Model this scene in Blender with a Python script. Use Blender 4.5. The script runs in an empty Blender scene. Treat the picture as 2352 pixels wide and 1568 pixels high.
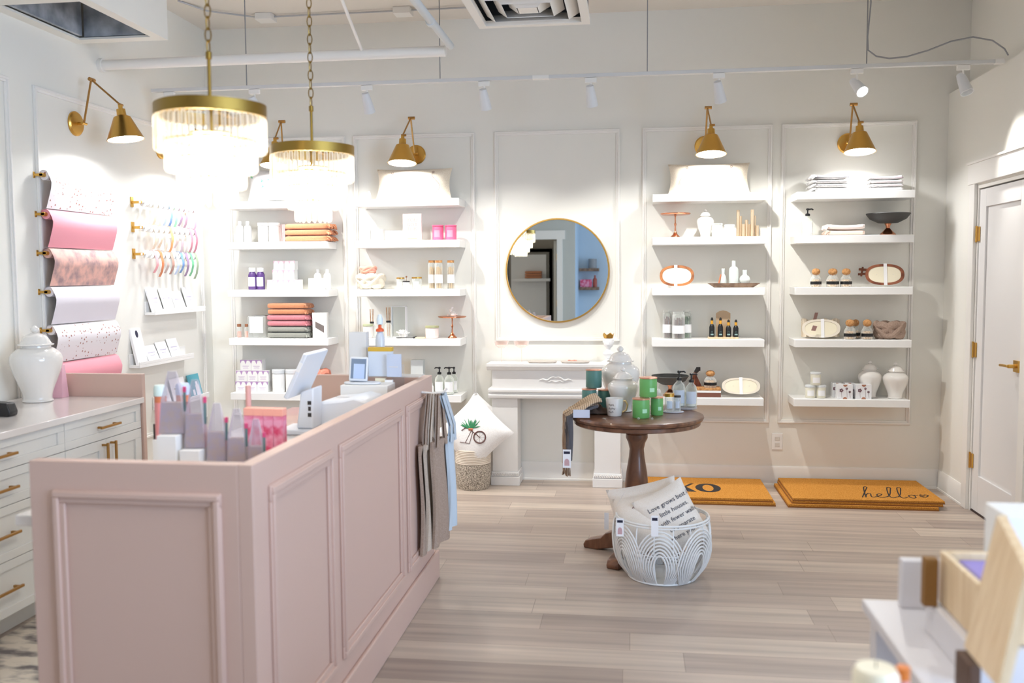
import bpy, bmesh, math, random
from mathutils import Vector, Matrix
from math import sin, cos, pi, radians
random.seed(7)
SC = bpy.context.scene
COL = SC.collection
# ------------------------------------------------------------------ camera
F_PX = 2101.65; H = 1.5
YAW, PIT, ROL = -.1300489, .0716173, .0064761
_f = Vector((sin(YAW)*cos(PIT), cos(YAW)*cos(PIT), -sin(PIT)))
_r = Vector((cos(YAW), -sin(YAW), 0)); _d = _f.cross(_r)
CR = cos(ROL)*_r + sin(ROL)*_d; CD = -sin(ROL)*_r + cos(ROL)*_d
cam = bpy.data.cameras.new('camera'); camo = bpy.data.objects.new('camera', cam); COL.objects.link(camo)
camo.matrix_world = Matrix(((CR.x, -CD.x, -_f.x, 0), (CR.y, -CD.y, -_f.y, 0), (CR.z, -CD.z, -_f.z, H), (0, 0, 0, 1)))
cam.sensor_width = 36; cam.lens = F_PX/2352*36; cam.clip_start = .05
cam.dof.use_dof = True; cam.dof.focus_distance = 6.1; cam.dof.aperture_fstop = 2.4
SC.camera = camo
# ------------------------------------------------------------------ colour management, world, big lights
SC.view_settings.view_transform = 'Standard'; SC.view_settings.look = 'None'
SC.view_settings.exposure = 0.1; SC.view_settings.gamma = 1; SC.view_settings.use_curve_mapping = False
W_ = bpy.data.worlds.new('world'); SC.world = W_; W_.use_nodes = True
W_.node_tree.nodes['Background'].inputs[0].default_value = (.80, .87, 1, 1)
W_.node_tree.nodes['Background'].inputs[1].default_value = .36
def area(name, loc, tgt, sx, sy, power, col=(1, 1, 1), spread=180, shape='RECTANGLE'):
    l = bpy.data.lights.new(name, 'AREA'); l.shape = shape; l.size = sx; l.size_y = sy
    l.energy = power; l.color = col; l.spread = radians(spread)
    o = bpy.data.objects.new(name, l); COL.objects.link(o); o.location = loc
    o.rotation_euler = (Vector(tgt)-Vector(loc)).to_track_quat('-Z', 'Y').to_euler(); return o
area('assumed_storefront_daylight', (3.9, .3, 1.7), (-.6, 3.6, .5), 3.0, 2.4, 250, (.52, .71, 1))  # daylight of an assumed storefront window, out of view on the right
area('rear_left_warm_fill', (-3.6, -2.6, 1.9), (-.8, 4, 1.2), 2.4, 2.2, 22, (1, .80, .62))  # warm fill added from behind left, no such lamp known there
area('ceiling_bounce_fill', (-.2, 1.2, 3.25), (-.2, 1.2001, 0), 1.2, 1.2, 26, (1, .96, .9))  # added fill imitating light bounced off the ceiling
# ------------------------------------------------------------------ pixel measurements -> metres on known planes
_M0 = CR; _M1 = CD; _M2 = _f
def PX(px, Y, z):
    k = (px-1176)/F_PX; v = _M0-k*_M2
    return -(v.y*Y+v.z*(z-H))/v.x
def PZ(py, x, Y):
    k = (py-784)/F_PX; v = _M1-k*_M2
    return H-(v.x*x+v.y*Y)/v.z
def span(l, r, t, Y, z0):
    a = PX(l, Y, z0+.05); b = PX(r, Y, z0+.05); cx = (a+b)/2
    return cx, b-a, PZ(t, cx, Y)-z0
# ------------------------------------------------------------------ materials
def lin(c): return tuple((v/255/12.92 if v/255 <= .04045 else ((v/255+.055)/1.055)**2.4) for v in c)
MC = {}
def mat(name, rgb, rough=.5, metal=0., spec=.5, trans=0., emit=None, es=0., alpha=1., sheen=0., coat=0.):
    if name in MC: return MC[name]
    m = bpy.data.materials.new(name); m.use_nodes = True; b = m.node_tree.nodes['Principled BSDF']
    b.inputs['Base Color'].default_value = (*lin(rgb), 1); b.inputs['Roughness'].default_value = rough
    b.inputs['Metallic'].default_value = metal; b.inputs['Specular IOR Level'].default_value = spec
    b.inputs['Alpha'].default_value = alpha
    if sheen: b.inputs['Sheen Weight'].default_value = sheen
    if coat: b.inputs['Coat Weight'].default_value = coat
    if emit: b.inputs['Emission Color'].default_value = (*emit, 1); b.inputs['Emission Strength'].default_value = es
    MC[name] = m; return m
def tex(m, kind, scale, c1, c2, lo=.4, hi=.6, stretch=(1, 1, 1), bump=0., detail=3):
    nt = m.node_tree; n = nt.nodes; l = nt.links; b = n['Principled BSDF']
    tc = n.new('ShaderNodeTexCoord'); mp = n.new('ShaderNodeMapping'); mp.inputs['Scale'].default_value = stretch
    l.new(tc.outputs['Object'], mp.inputs[0])
    if kind == 'noise':
        t = n.new('ShaderNodeTexNoise'); t.inputs['Detail'].default_value = detail; out = t.outputs['Fac']
    elif kind == 'dots':
        t = n.new('ShaderNodeTexVoronoi'); out = t.outputs['Distance']; t.inputs['Randomness'].default_value = .75
    else:
        t = n.new('ShaderNodeTexWave'); t.inputs['Distortion'].default_value = 1.5; out = t.outputs['Fac']
    t.inputs['Scale'].default_value = scale; l.new(mp.outputs[0], t.inputs['Vector'])
    r = n.new('ShaderNodeValToRGB'); r.color_ramp.elements[0].position = lo; r.color_ramp.elements[1].position = hi
    r.color_ramp.elements[0].color = (*lin(c1), 1); r.color_ramp.elements[1].color = (*lin(c2), 1)
    l.new(out, r.inputs[0]); l.new(r.outputs[0], b.inputs['Base Color'])
    if bump:
        bp = n.new('ShaderNodeBump'); bp.inputs['Strength'].default_value = bump; bp.inputs['Distance'].default_value = .004
        l.new(out, bp.inputs['Height']); l.new(bp.outputs[0], b.inputs['Normal'])
    return m
def glass(name, rgb, clear=.75, rough=.05, body=None):
    if name in MC: return MC[name]
    m = bpy.data.materials.new(name); m.use_nodes = True; nt = m.node_tree; nt.nodes.clear()
    o = nt.nodes.new('ShaderNodeOutputMaterial'); t = nt.nodes.new('ShaderNodeBsdfTransparent')
    t.inputs[0].default_value = (*lin(rgb), 1); g = nt.nodes.new('ShaderNodeBsdfPrincipled')
    g.inputs['Base Color'].default_value = (*lin(body or rgb), 1); g.inputs['Roughness'].default_value = rough
    g.inputs['Specular IOR Level'].default_value = .8
    mx = nt.nodes.new('ShaderNodeMixShader'); lw = nt.nodes.new('ShaderNodeLayerWeight'); lw.inputs[0].default_value = .25
    ma = nt.nodes.new('ShaderNodeMath'); ma.operation = 'ADD'; ma.use_clamp = True; ma.inputs[1].default_value = 1-clear
    nt.links.new(lw.outputs['Facing'], ma.inputs[0]); nt.links.new(ma.outputs[0], mx.inputs[0])
    nt.links.new(t.outputs[0], mx.inputs[1]); nt.links.new(g.outputs[0], mx.inputs[2]); nt.links.new(mx.outputs[0], o.inputs[0])
    MC[name] = m; return m
WALL = mat('wall_paint', (238, 236, 228), .6, spec=.25)
TRIM = mat('trim_paint', (240, 237, 231), .4)
CEIL = mat('ceiling_paint', (228, 222, 213), .8, spec=.1)
SHELF = mat('shelf_white', (243, 242, 239), .35)
PINK = mat('counter_pink_paint', (212, 181, 167), .45)
CABW = mat('cabinet_white', (236, 235, 231), .35)
QUARTZ = mat('quartz_white', (238, 231, 226), .12, coat=.3)
GOLD = mat('brushed_brass', (212, 168, 88), .3, 1)
GOLD2 = mat('chandelier_brass', (150, 122, 60), .4, 1)
PULL = mat('antique_brass', (178, 134, 76), .4, .8)
COPPER = mat('copper', (204, 136, 102), .22, 1)
WHITE = mat('plain_white', (244, 243, 240), .5)
CER = mat('white_glazed_ceramic', (240, 236, 230), .12, coat=.5)
CREAM = mat('cream_wax', (247, 238, 212), .5)
BLACK = mat('black_plastic', (24, 24, 26), .35)
DARK = mat('dark_charcoal', (58, 54, 52), .6)
GREY = mat('mid_grey', (150, 150, 150), .5)
PALEBLUE = mat('pale_blue_grey', (214, 224, 238), .5)
CORK = tex(mat('cork', (196, 142, 88), .8), 'noise', 60, (180, 122, 70), (212, 160, 104))
CORKD = mat('dark_cork', (150, 100, 70), .8)
ORANGE = tex(mat('rust_cloth', (206, 138, 96), .9, sheen=.3), 'noise', 420, (196, 126, 86), (214, 148, 108), bump=.15)
PINKC = tex(mat('rose_cloth', (214, 130, 138), .9, sheen=.3), 'noise', 420, (204, 120, 130), (224, 144, 150), bump=.3)
SAGEC = tex(mat('sage_cloth', (156, 158, 146), .9, sheen=.3), 'noise', 420, (146, 148, 138), (168, 168, 158), bump=.3)
LINEN = tex(mat('natural_linen', (236, 222, 200), .95, sheen=.3), 'noise', 220, (230, 214, 190), (242, 230, 210), bump=.2)
WHITEC = tex(mat('white_cloth', (242, 240, 238), .95, sheen=.2), 'noise', 200, (238, 235, 232), (248, 246, 244), bump=.2)
KNITC = tex(mat('cream_knit', (232, 220, 200), .95), 'noise', 330, (220, 206, 184), (240, 230, 212), bump=.6)
KNITB = tex(mat('brown_knit', (172, 146, 130), .95), 'noise', 330, (156, 130, 114), (186, 162, 146), bump=.6)
SALMON = tex(mat('salmon_knit', (226, 140, 116), .95), 'noise', 330, (214, 126, 102), (236, 156, 134), bump=.5)
PEACH = mat('peach_scrunchie', (246, 176, 156), .9)
TWOOD = tex(mat('table_walnut', (112, 74, 52), .35, coat=.2), 'noise', 9, (92, 58, 40), (132, 90, 64), .35, .65, (1, 6, .6))
BOWLW = tex(mat('bowl_wood', (156, 92, 48), .5), 'noise', 20, (130, 72, 36), (184, 116, 62))
BOWLD = tex(mat('bowl_wood_red', (134, 74, 48), .5), 'noise', 20, (112, 58, 36), (156, 92, 62))
TRAYW = tex(mat('tray_wood', (132, 104, 84), .6), 'noise', 25, (112, 86, 68), (150, 122, 100))
PINE = tex(mat('pale_pine', (232, 206, 168), .55), 'noise', 5, (222, 192, 150), (242, 218, 182), .35, .65, (9, 9, .8))
DWOOD = mat('dark_ochre_wood', (140, 98, 44), .6)
COIR = tex(mat('coir', (196, 134, 58), .95, spec=.1), 'noise', 260, (178, 116, 44), (214, 154, 76), bump=.6)
COIRB = mat('coir_edge', (150, 96, 46), .95)
INK = mat('black_ink', (34, 30, 30), .8)
GLASS = glass('clear_glass', (250, 252, 250), .82)
GLASSG = glass('soap_bottle_glass', (252, 254, 250), .90)
GLASSP = glass('pink_glass', (255, 247, 244), .97)
CRYST = glass('chandelier_crystal', (255, 254, 250), .86, .08, (255, 250, 240))
MIRR = mat('mirror_silver', (235, 240, 240), .01, 1)
TEAL = mat('teal_tin', (88, 136, 128), .45)
GREEN = mat('green_tin', (112, 184, 104), .4)
ROSEG = mat('rose_gold_lid', (232, 168, 140), .3, .6)
PINKTIN = mat('hot_pink_tin', (232, 104, 142), .4)
PURPLE = mat('purple_liquid', (96, 66, 130), .3)
LAB = mat('paper_label', (250, 249, 250), .6)
LABP = mat('lilac_print', (186, 148, 196), .6)
LABR = mat('pink_print', (240, 184, 196), .6)
GLOW = mat('lamp_glow', (255, 255, 255), emit=(1, .99, 1), es=14)
BULB = mat('chandelier_bulb_glow', (255, 250, 240), emit=(1, .96, .88), es=16)
# ------------------------------------------------------------------ geometry helper
class G:
    def __init__(s): s.v = []; s.f = []
    def add(s, v, f, M=None):
        o = len(s.v); s.v += [tuple(M @ Vector(p)) if M else tuple(p) for p in v]
        s.f += [tuple(i+o for i in q) for q in f]; return s
    def box(s, cx, cy, cz, sx, sy, sz, M=None):
        a, b, c = sx/2, sy/2, sz/2
        v = [(cx+i*a, cy+j*b, cz+k*c) for k in (-1, 1) for j in (-1, 1) for i in (-1, 1)]
        return s.add(v, [(0, 2, 3, 1), (4, 5, 7, 6), (0, 1, 5, 4), (2, 6, 7, 3), (0, 4, 6, 2), (1, 3, 7, 5)], M)
    def bb(s, x0, x1, y0, y1, z0, z1, M=None):
        return s.box((x0+x1)/2, (y0+y1)/2, (z0+z1)/2, x1-x0, y1-y0, z1-z0, M)
    def lathe(s, pr, n=24, c=(0, 0, 0), M=None, rf=None):
        v = []; f = []; idx = []
        for r, z in pr:
            if r < 1e-6: idx.append([len(v)]*n); v.append((c[0], c[1], c[2]+z))
            else:
                idx.append(list(range(len(v), len(v)+n)))
                for i in range(n):
                    t = 2*pi*i/n; rr = r*(rf(t) if rf else 1)
                    v.append((c[0]+rr*cos(t), c[1]+rr*sin(t), c[2]+z))
        for a, b in zip(idx, idx[1:]):
            for i in range(n):
                q = (a[i], a[(i+1) % n], b[(i+1) % n], b[i]); w = []
                for k in q:
                    if k not in w: w.append(k)
                if len(w) > 2: f.append(tuple(w))
        return s.add(v, f, M)
    def cyl(s, r, z0, z1, n=20, c=(0, 0, 0), M=None): return s.lathe([(0, z0), (r, z0), (r, z1), (0, z1)], n, c, M)
    def tube(s, pts, r, n=8, closed=False, M=None, fl=1.):
        pts = [Vector(p) for p in pts]; m = len(pts); v = []; f = []
        up = None
        for i, p in enumerate(pts):
            a = pts[(i-1) % m] if (closed or i) else p; b = pts[(i+1) % m] if (closed or i < m-1) else p
            t = (b-a).normalized()
            if up is None: up = Vector((0, 0, 1)) if abs(t.z) < .9 else Vector((1, 0, 0))
            x = t.cross(up)
            if x.length < 1e-5: x = t.cross(Vector((1, 0, .1)))
            x.normalize(); y = x.cross(t).normalized(); up = y
            rr = r[i] if isinstance(r, (list, tuple)) else r
            for k in range(n):
                q = 2*pi*k/n; v.append(p+x*cos(q)*rr+y*sin(q)*rr*fl)
        for i in range(m if closed else m-1):
            for k in range(n):
                a = i*n+k; b = i*n+(k+1) % n; c = ((i+1) % m)*n+(k+1) % n; d = ((i+1) % m)*n+k; f.append((a, b, c, d))
        if not closed: f.append(tuple(range(n-1, -1, -1))); f.append(tuple((m-1)*n+k for k in range(n)))
        return s.add(v, f, M)
    def prism(s, o, a, b, ax='y', M=None):   # outline in the other two axes, extruded a..b along ax
        n = len(o); v = []
        for d in (a, b):
            for p, q in o: v.append({'y': (p, d, q), 'x': (d, p, q), 'z': (p, q, d)}[ax])
        f = [tuple(range(n)), tuple(range(2*n-1, n-1, -1))]+[(i, n+i, n+(i+1) % n, (i+1) % n) for i in range(n)]
        return s.add(v, f, M)
    def sheet(s, fn, nu, nv, th=0.):          # fn(u,v)->point, u,v in 0..1 ; th>0 gives a closed solid (offset along -y/normal)
        v = [Vector(fn(i/nu, j/nv)) for j in range(nv+1) for i in range(nu+1)]; f = []
        w = nu+1
        for j in range(nv):
            for i in range(nu): f.append((j*w+i, j*w+i+1, (j+1)*w+i+1, (j+1)*w+i))
        if th:
            nrm = []
            for j in range(nv+1):
                for i in range(nu+1):
                    a = v[j*w+max(i-1, 0)]; b = v[j*w+min(i+1, nu)]; c = v[max(j-1, 0)*w+i]; d = v[min(j+1, nv)*w+i]
                    q = (b-a).cross(d-c); nrm.append(q.normalized() if q.length > 1e-9 else Vector((0, 1, 0)))
            N = len(v); v = v+[p+q*th for p, q in zip(v, nrm)]
            f = [tuple(reversed(q)) for q in f]+[tuple(k+N for k in q) for q in f]
            ed = [(i, i+1) for i in range(nu)]+[(nv*w+i+1, nv*w+i) for i in range(nu)]+[((j+1)*w, j*w) for j in range(nv)]+[(j*w+nu, (j+1)*w+nu) for j in range(nv)]
            f += [(a, b, b+N, a+N) for a, b in ed]
        return s.add(v, f)
    def text(s, body, size, M, depth=.0006, align='CENTER', wrap=None, sp=1.):
        cu = bpy.data.curves.new('lettering', 'FONT'); cu.body = body; cu.size = size; cu.align_x = align
        cu.extrude = depth; cu.resolution_u = 2; cu.space_line = sp
        o = bpy.data.objects.new('lettering', cu); COL.objects.link(o)
        dg = bpy.context.evaluated_depsgraph_get(); me = bpy.data.meshes.new_from_object(o.evaluated_get(dg))
        vs = [M @ v.co for v in me.vertices]
        if wrap: vs = [wrap(p) for p in vs]
        s.add(vs, [tuple(p.vertices) for p in me.polygons])
        bpy.data.objects.remove(o); bpy.data.curves.remove(cu); bpy.data.meshes.remove(me); return s
RXZ = Matrix.Rotation(pi/2, 4, 'X')          # text plane -> upright, facing -y
def TM(x, y, z, rx=0): return Matrix.Translation((x, y, z)) @ RXZ
def obj(name, g, m, parent=None, bev=0., lab=None, loc=None):
    me = bpy.data.meshes.new(name); me.from_pydata(g.v, [], g.f); me.validate(); me.update()
    bm = bmesh.new(); bm.from_mesh(me); bmesh.ops.recalc_face_normals(bm, faces=bm.faces); bm.to_mesh(me); bm.free()
    me.materials.append(m); me.shade_smooth(); me.set_sharp_from_angle(angle=radians(38))
    o = bpy.data.objects.new(name, me); COL.objects.link(o)
    if parent: o.parent = parent
    if loc: o.location = loc
    if bev:
        b = o.modifiers.new('bevel', 'BEVEL'); b.width = bev; b.segments = 2; b.limit_method = 'ANGLE'
    if lab: o['label'] = lab
    return o
def tag(o, label, cat, group=None):
    o['label'] = label; o['category'] = cat
    if group: o['group'] = group
    return o
def T(name, label, cat, loc=(0, 0, 0), rz=0, group=None, rx=0, ry=0):
    o = bpy.data.objects.new(name, None); COL.objects.link(o); o.empty_display_size = .05
    o.location = loc; o.rotation_euler = (rx, ry, rz); return tag(o, label, cat, group)
def S(name, label, cat, g, m, loc=(0, 0, 0), group=None, bev=0.): return tag(obj(name, g, m, None, bev, None, loc), label, cat, group)
def ST(name, g, m, bev=0.): o = obj(name, g, m, None, bev); o['kind'] = 'structure'; return o
def dup(root, loc, label=None, rz=None, sc=None):
    r = root.copy(); COL.objects.link(r); r.location = loc
    if rz is not None: r.rotation_euler = (0, 0, rz)
    if sc: r.scale = (sc, sc, sc)
    if label: r['label'] = label
    for ch in list(root.children):
        c = ch.copy(); COL.objects.link(c); c.parent = r
        for q in ch.children: d = q.copy(); COL.objects.link(d); d.parent = c
    return r
# ================================================================== ROOM
YW = 6.635; XL = -3.18; XR = 2.13; ZC = 3.346; XU = 2.26; ZR = 2.71
fl = mat('oak_plank_floor', (200, 175, 150), .38)
nt = fl.node_tree; n = nt.nodes; l = nt.links
tc = n.new('ShaderNodeTexCoord'); br = n.new('ShaderNodeTexBrick'); br.inputs['Scale'].default_value = 1
br.inputs['Brick Width'].default_value = 1.22; br.inputs['Row Height'].default_value = .18; br.inputs['Mortar Size'].default_value = .0016
br.offset = 0.; br.inputs['Color1'].default_value = (*lin((200, 185, 170)), 1); br.inputs['Color2'].default_value = (*lin((168, 152, 141)), 1)
br.inputs['Mortar'].default_value = (*lin((156, 140, 126)), 1); br.inputs['Bias'].default_value = .0
mp = n.new('ShaderNodeMapping'); mp.inputs['Scale'].default_value = (.45, 9, 1); nz = n.new('ShaderNodeTexNoise'); nz.inputs['Scale'].default_value = 2.2; nz.inputs['Detail'].default_value = 5
rp = n.new('ShaderNodeValToRGB'); rp.color_ramp.elements[0].color = (.66, .65, .65, 1); rp.color_ramp.elements[1].color = (1.12, 1.1, 1.08, 1); rp.color_ramp.elements[0].position = .3; rp.color_ramp.elements[1].position = .7
mx = n.new('ShaderNodeMix'); mx.data_type = 'RGBA'; mx.blend_type = 'MULTIPLY'; mx.inputs[0].default_value = .8
sp = n.new('ShaderNodeSeparateXYZ'); cb_n = n.new('ShaderNodeCombineXYZ'); l.new(tc.outputs['Object'], sp.inputs[0])
def mth(op, a, b=None):
    q = n.new('ShaderNodeMath'); q.operation = op
    for i_, v_ in enumerate((a, b)):
        if v_ is None: continue
        if isinstance(v_, (int, float)): q.inputs[i_].default_value = v_
        else: l.new(v_, q.inputs[i_])
    return q.outputs[0]
wn = n.new('ShaderNodeTexWhiteNoise'); wn.noise_dimensions = '1D'; l.new(mth('FLOOR', mth('DIVIDE', sp.outputs[1], .18)), wn.inputs['W'])
l.new(mth('ADD', sp.outputs[0], mth('MULTIPLY', wn.outputs['Value'], 1.22)), cb_n.inputs[0]); l.new(sp.outputs[1], cb_n.inputs[1]); l.new(sp.outputs[2], cb_n.inputs[2])
l.new(cb_n.outputs[0], br.inputs['Vector']); l.new(tc.outputs['Object'], mp.inputs[0]); l.new(mp.outputs[0], nz.inputs['Vector'])
l.new(nz.outputs['Fac'], rp.inputs[0]); l.new(br.outputs['Color'], mx.inputs[6]); l.new(rp.outputs[0], mx.inputs[7]); l.new(mx.outputs[2], n['Principled BSDF'].inputs['Base Color'])
ST('floor', G().bb(-4.2, 4.2, -4.6, YW+.1, -.1, 0), fl)
ST('wall_back', G().bb(-4.2, 4.2, YW, YW+.1, 0, ZC), WALL)
ST('wall_left', G().bb(XL-.1, XL, -1.5, YW, 0, ZC), WALL)
ST('ceiling', G().bb(-4.2, 4.2, -4.6, YW+.1, ZC, ZC+.1), CEIL)
DY0, DY1, DZ = 5.31, 6.06, 2.04            # door opening in the right wall
ST('wall_right', G().bb(XR, XU-.001, DY1, YW-.001, 0, ZR).bb(XR, XU-.001, 2.6, DY0, 0, ZR).bb(XR, XU-.001, DY0, DY1, DZ, ZR), WALL)
ST('wall_right_upper', G().bb(XU, XU+.1, 2.6, YW-.001, 0, ZC), WALL)
def frame(g, a0, a1, b0, b1, w, d, fix, ax, inner=.5):     # picture-frame moulding with a stepped profile
    def r(u0, u1, v0, v1, dd):
        if ax == 'y': g.bb(u0, u1, fix-dd, fix, v0, v1)
        elif ax == '+x': g.bb(fix, fix+dd, u0, u1, v0, v1)
        else: g.bb(fix-dd, fix, u0, u1, v0, v1)
    for (k, ww, dd) in ((0, w, d*.55), (w*.1, w*.45, d)):
        r(a0+k, a1-k, b1-k-ww, b1-k, dd); r(a0+k, a1-k, b0+k, b0+k+ww, dd)
        r(a0+k, a0+k+ww, b0+k+ww, b1-k-ww, dd); r(a1-k-ww, a1-k, b0+k+ww, b1-k-ww, dd)
    return g
PAN = [(-3.02, -2.10), (-2.04, -1.13), (-.988, -.082), (.072, .971), (1.03, 1.929)]
for i, (a, b) in enumerate(PAN): ST('trim_%d' % (i+1), frame(G(), a, b, 1.022 if i == 2 else .444, 2.538, .03, .018, YW, 'y'), TRIM, .002)
ST('trim_6', frame(G(), 4.60, 6.50, .444, 2.534, .03, .018, XL, '+x'), TRIM, .002)
ST('trim_7', frame(G(), 2.2, 4.40, .444, 2.534, .03, .018, XL, '+x'), TRIM, .002)
def bb_prof(L): return [(0, 0), (L*.015, 0), (L*.015, .1), (L*.011, .125), (0, .13)]
ST('baseboard_back', G().prism([(YW-.018, 0), (YW-.018, .012), (YW-.014, .015), (YW-.014, .12), (YW-.006, .135), (YW, .135), (YW, 0)], XL, XR, 'x'), TRIM)
ST('baseboard_right', G().prism([(XR-.018, 0), (XR-.018, .012), (XR-.014, .015), (XR-.014, .12), (XR-.006, .135), (XR, .135), (XR, 0)], DY1+.09, YW-.018, 'y'), TRIM)
ST('baseboard_left', G().prism([(XL+.018, 0), (XL+.014, .015), (XL+.014, .12), (XL+.006, .135), (XL, .135), (XL, 0)], 4.52, YW-.018, 'y'), TRIM)
# door casing and door
cs = G(); cs.bb(XR-.02, XR, DY1, DY1+.085, 0, DZ+.01).bb(XR-.02, XR, DY0-.085, DY0, 0, DZ+.01).bb(XR-.026, XR, DY0-.1, DY1+.1, DZ+.01, DZ+.135).bb(XR-.034, XR, DY0-.11, DY1+.11, DZ+.135, DZ+.15)
ST('trim_8', cs, TRIM, .002)
ST('trim_9', G().bb(XR+.001, XR+.11, DY1-.018, DY1-.001, 0, DZ).bb(XR+.001, XR+.11, DY0+.001, DY0+.018, 0, DZ).bb(XR+.001, XR+.11, DY0+.018, DY1-.018, DZ-.02, DZ-.001), TRIM)
dr = T('door_1', 'white single-panel door with brass hinges in the right wall', 'door'); dr['kind'] = 'structure'; del dr['category']
y0, y1 = DY0+.022, DY1-.022; x0 = XR+.008
obj('door_panel', G().bb(x0, x0+.04, y0, y0+.1, .012, 2.012).bb(x0, x0+.04, y1-.1, y1, .012, 2.012).bb(x0, x0+.04, y0+.1, y1-.1, 1.902, 2.012).bb(x0, x0+.04, y0+.1, y1-.1, .012, .24).bb(x0+.012, x0+.03, y0+.1, y1-.1, .24, 1.902), mat('door_paint', (234, 232, 230), .4), dr, .002)
for z in (.32, 1.02, 1.74): obj('hinge', G().cyl(.0075, z-.05, z+.05, 10, (XR-.002, y1+.014, 0)).bb(XR-.003, XR+.006, y1-.022, y1+.012, z-.045, z+.045), GOLD, dr, 0, 'brass hinge')
hd = obj('handle', G().bb(XR-.004, XR+.007, y0+.04, y0+.105, .945, 1.01).cyl(.011, 0, .05, 12, M=Matrix.Translation((XR-.045, y0+.07, .978)) @ Matrix.Rotation(pi/2, 4, 'Y')).tube([(XR-.045, y0+.065, .978), (XR-.047, y0+.12, .978), (XR-.043, y0+.185, .974)], .008, 8), GOLD, dr, .001, 'brass lever handle')
ST('trim_10', G().bb(XR+.005, XR+.1, y0, y1, .0, .01), mat('door_gap_dark', (70, 55, 50), .8))  # dark strip standing in for the shade in the gap under the door
# soffit (duct enclosure) over the left wall with an open cut-out
sx0, sx1, sy0, sy1, sz = XL, -2.62, 2.0, 5.02, 2.85
hx0, hx1, hy0, hy1 = -3.11, -2.68, 4.27, 4.94
ST('wall_soffit', G().bb(sx0, sx1, sy0, hy0, sz, sz+.012).bb(sx0, sx1, hy1, sy1, sz, sz+.012).bb(sx0, hx0, hy0, hy1, sz, sz+.012).bb(hx1, sx1, hy0, hy1, sz, sz+.012)
   .bb(sx1-.012, sx1, sy0, sy1, sz+.012, ZC-.001).bb(sx0, sx1-.012, sy1-.012, sy1, sz+.012, ZC-.001), WALL)
DUCT = tex(mat('galvanised_duct', (150, 156, 162), .55, .1), 'noise', 10, (124, 132, 142), (196, 202, 210), .3, .7)
dk = T('air_duct', 'galvanised sheet-metal duct seen through the hole in the soffit', 'duct', (0, 0, 0))
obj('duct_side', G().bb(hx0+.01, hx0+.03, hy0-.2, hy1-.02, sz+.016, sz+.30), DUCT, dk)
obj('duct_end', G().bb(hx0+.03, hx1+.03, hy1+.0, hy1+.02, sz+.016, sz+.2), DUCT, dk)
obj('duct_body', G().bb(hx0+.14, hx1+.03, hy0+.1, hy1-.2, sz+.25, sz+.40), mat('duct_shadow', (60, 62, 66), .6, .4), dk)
# pipes, conduit, track, diffuser -----------------------------------
S('ceiling_pipe', 'white pipe running along the back of the ceiling with flared left end', 'pipe', G().tube([(XL+.02, 5.25, 2.78), (-1.06, 5.25, 2.785)], .03, 14).tube([(XL, 5.25, 2.78), (XL+.025, 5.25, 2.78)], .04, 14), TRIM)
S('ceiling_pipe', 'white diagonal pipe coming forward from the end of the long ceiling pipe', 'pipe', G().tube([(-1.02, 5.2, 2.80), (-1.03, 1.2, 2.82)], .021, 12).tube([(-1.024, 4.72, 2.80), (-1.024, 4.68, 2.80)], .025, 12), mat('pale_pipe', (206, 210, 210), .5))
S('ceiling_conduit', 'thin white conduit slanting up from the long ceiling pipe', 'conduit', G().tube([(-1.55, 5.25, 2.80), (-1.42, 4.3, 2.95), (-1.3, 3, 3.3)], .009, 8), TRIM)
cd = T('conduit_run', 'thin conduit with two junction boxes fixed across the ceiling', 'conduit')
obj('conduit', G().tube([(-3.0, 5.9, 3.34), (-2.9, 6.12, 3.33), (-2.62, 6.32, 3.33), (-1.0, 6.31, 3.33)], .006, 6), mat('conduit_grey', (186, 186, 188), .5), cd)
for x in (-2.56, -1.57): obj('junction_box', G().bb(x-.06, x+.06, 6.26, 6.37, 3.30, ZC-.0005), TRIM, cd, .003)
TY, TZ = 5.635, 2.70
tr = T('lighting_track', 'white ceiling-hung lighting track running along the back wall', 'track light', (0, TY, TZ))
TG = mat('track_side', (214, 214, 212), .5)
for a, b in ((-3.06, -.60), (-.50, 2.05)): obj('rail', G().bb(a, b, -.017, .017, -.011, .011), TG, tr, .002)
obj('rail_joiner', G().bb(-.60, -.50, -.018, .018, -.012, .012), TRIM, tr, .002)
obj('end_feed', G().bb(2.05, 2.10, -.02, .02, -.014, .014), TRIM, tr, .003)
for px in (565, 1010, 1487, 1992): x = PX(px, TY, 2.9); obj('hanger_rod', G().tube([(x, 0, .011), (x, 0, ZC-TZ-.001)], .0035, 6), GREY, tr)
S('power_cord', 'thin grey power cord looping from the ceiling down to the track end', 'cord', G().tube([(PX(1992, TY, 3.1)+.01, TY-.02, ZC-.002), (PX(1992, TY, 3.)+.012, TY-.03, 3.05), (PX(1990, TY, 2.9), TY-.03, 2.86)]+[(PX(a, TY, 2.8), TY-.03, PZ(b, PX(a, TY, 2.8), TY)) for a, b in ((1991, 118), (2010, 132), (2040, 137), (2080, 133), (2130, 118), (2180, 98), (2230, 88), (2275, 96), (2303, 115), (2312, 130))], .0045, 8), mat('cord_grey', (150, 150, 152), .5))
SPM = mat('spot_can', (224, 226, 228), .45)
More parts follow.
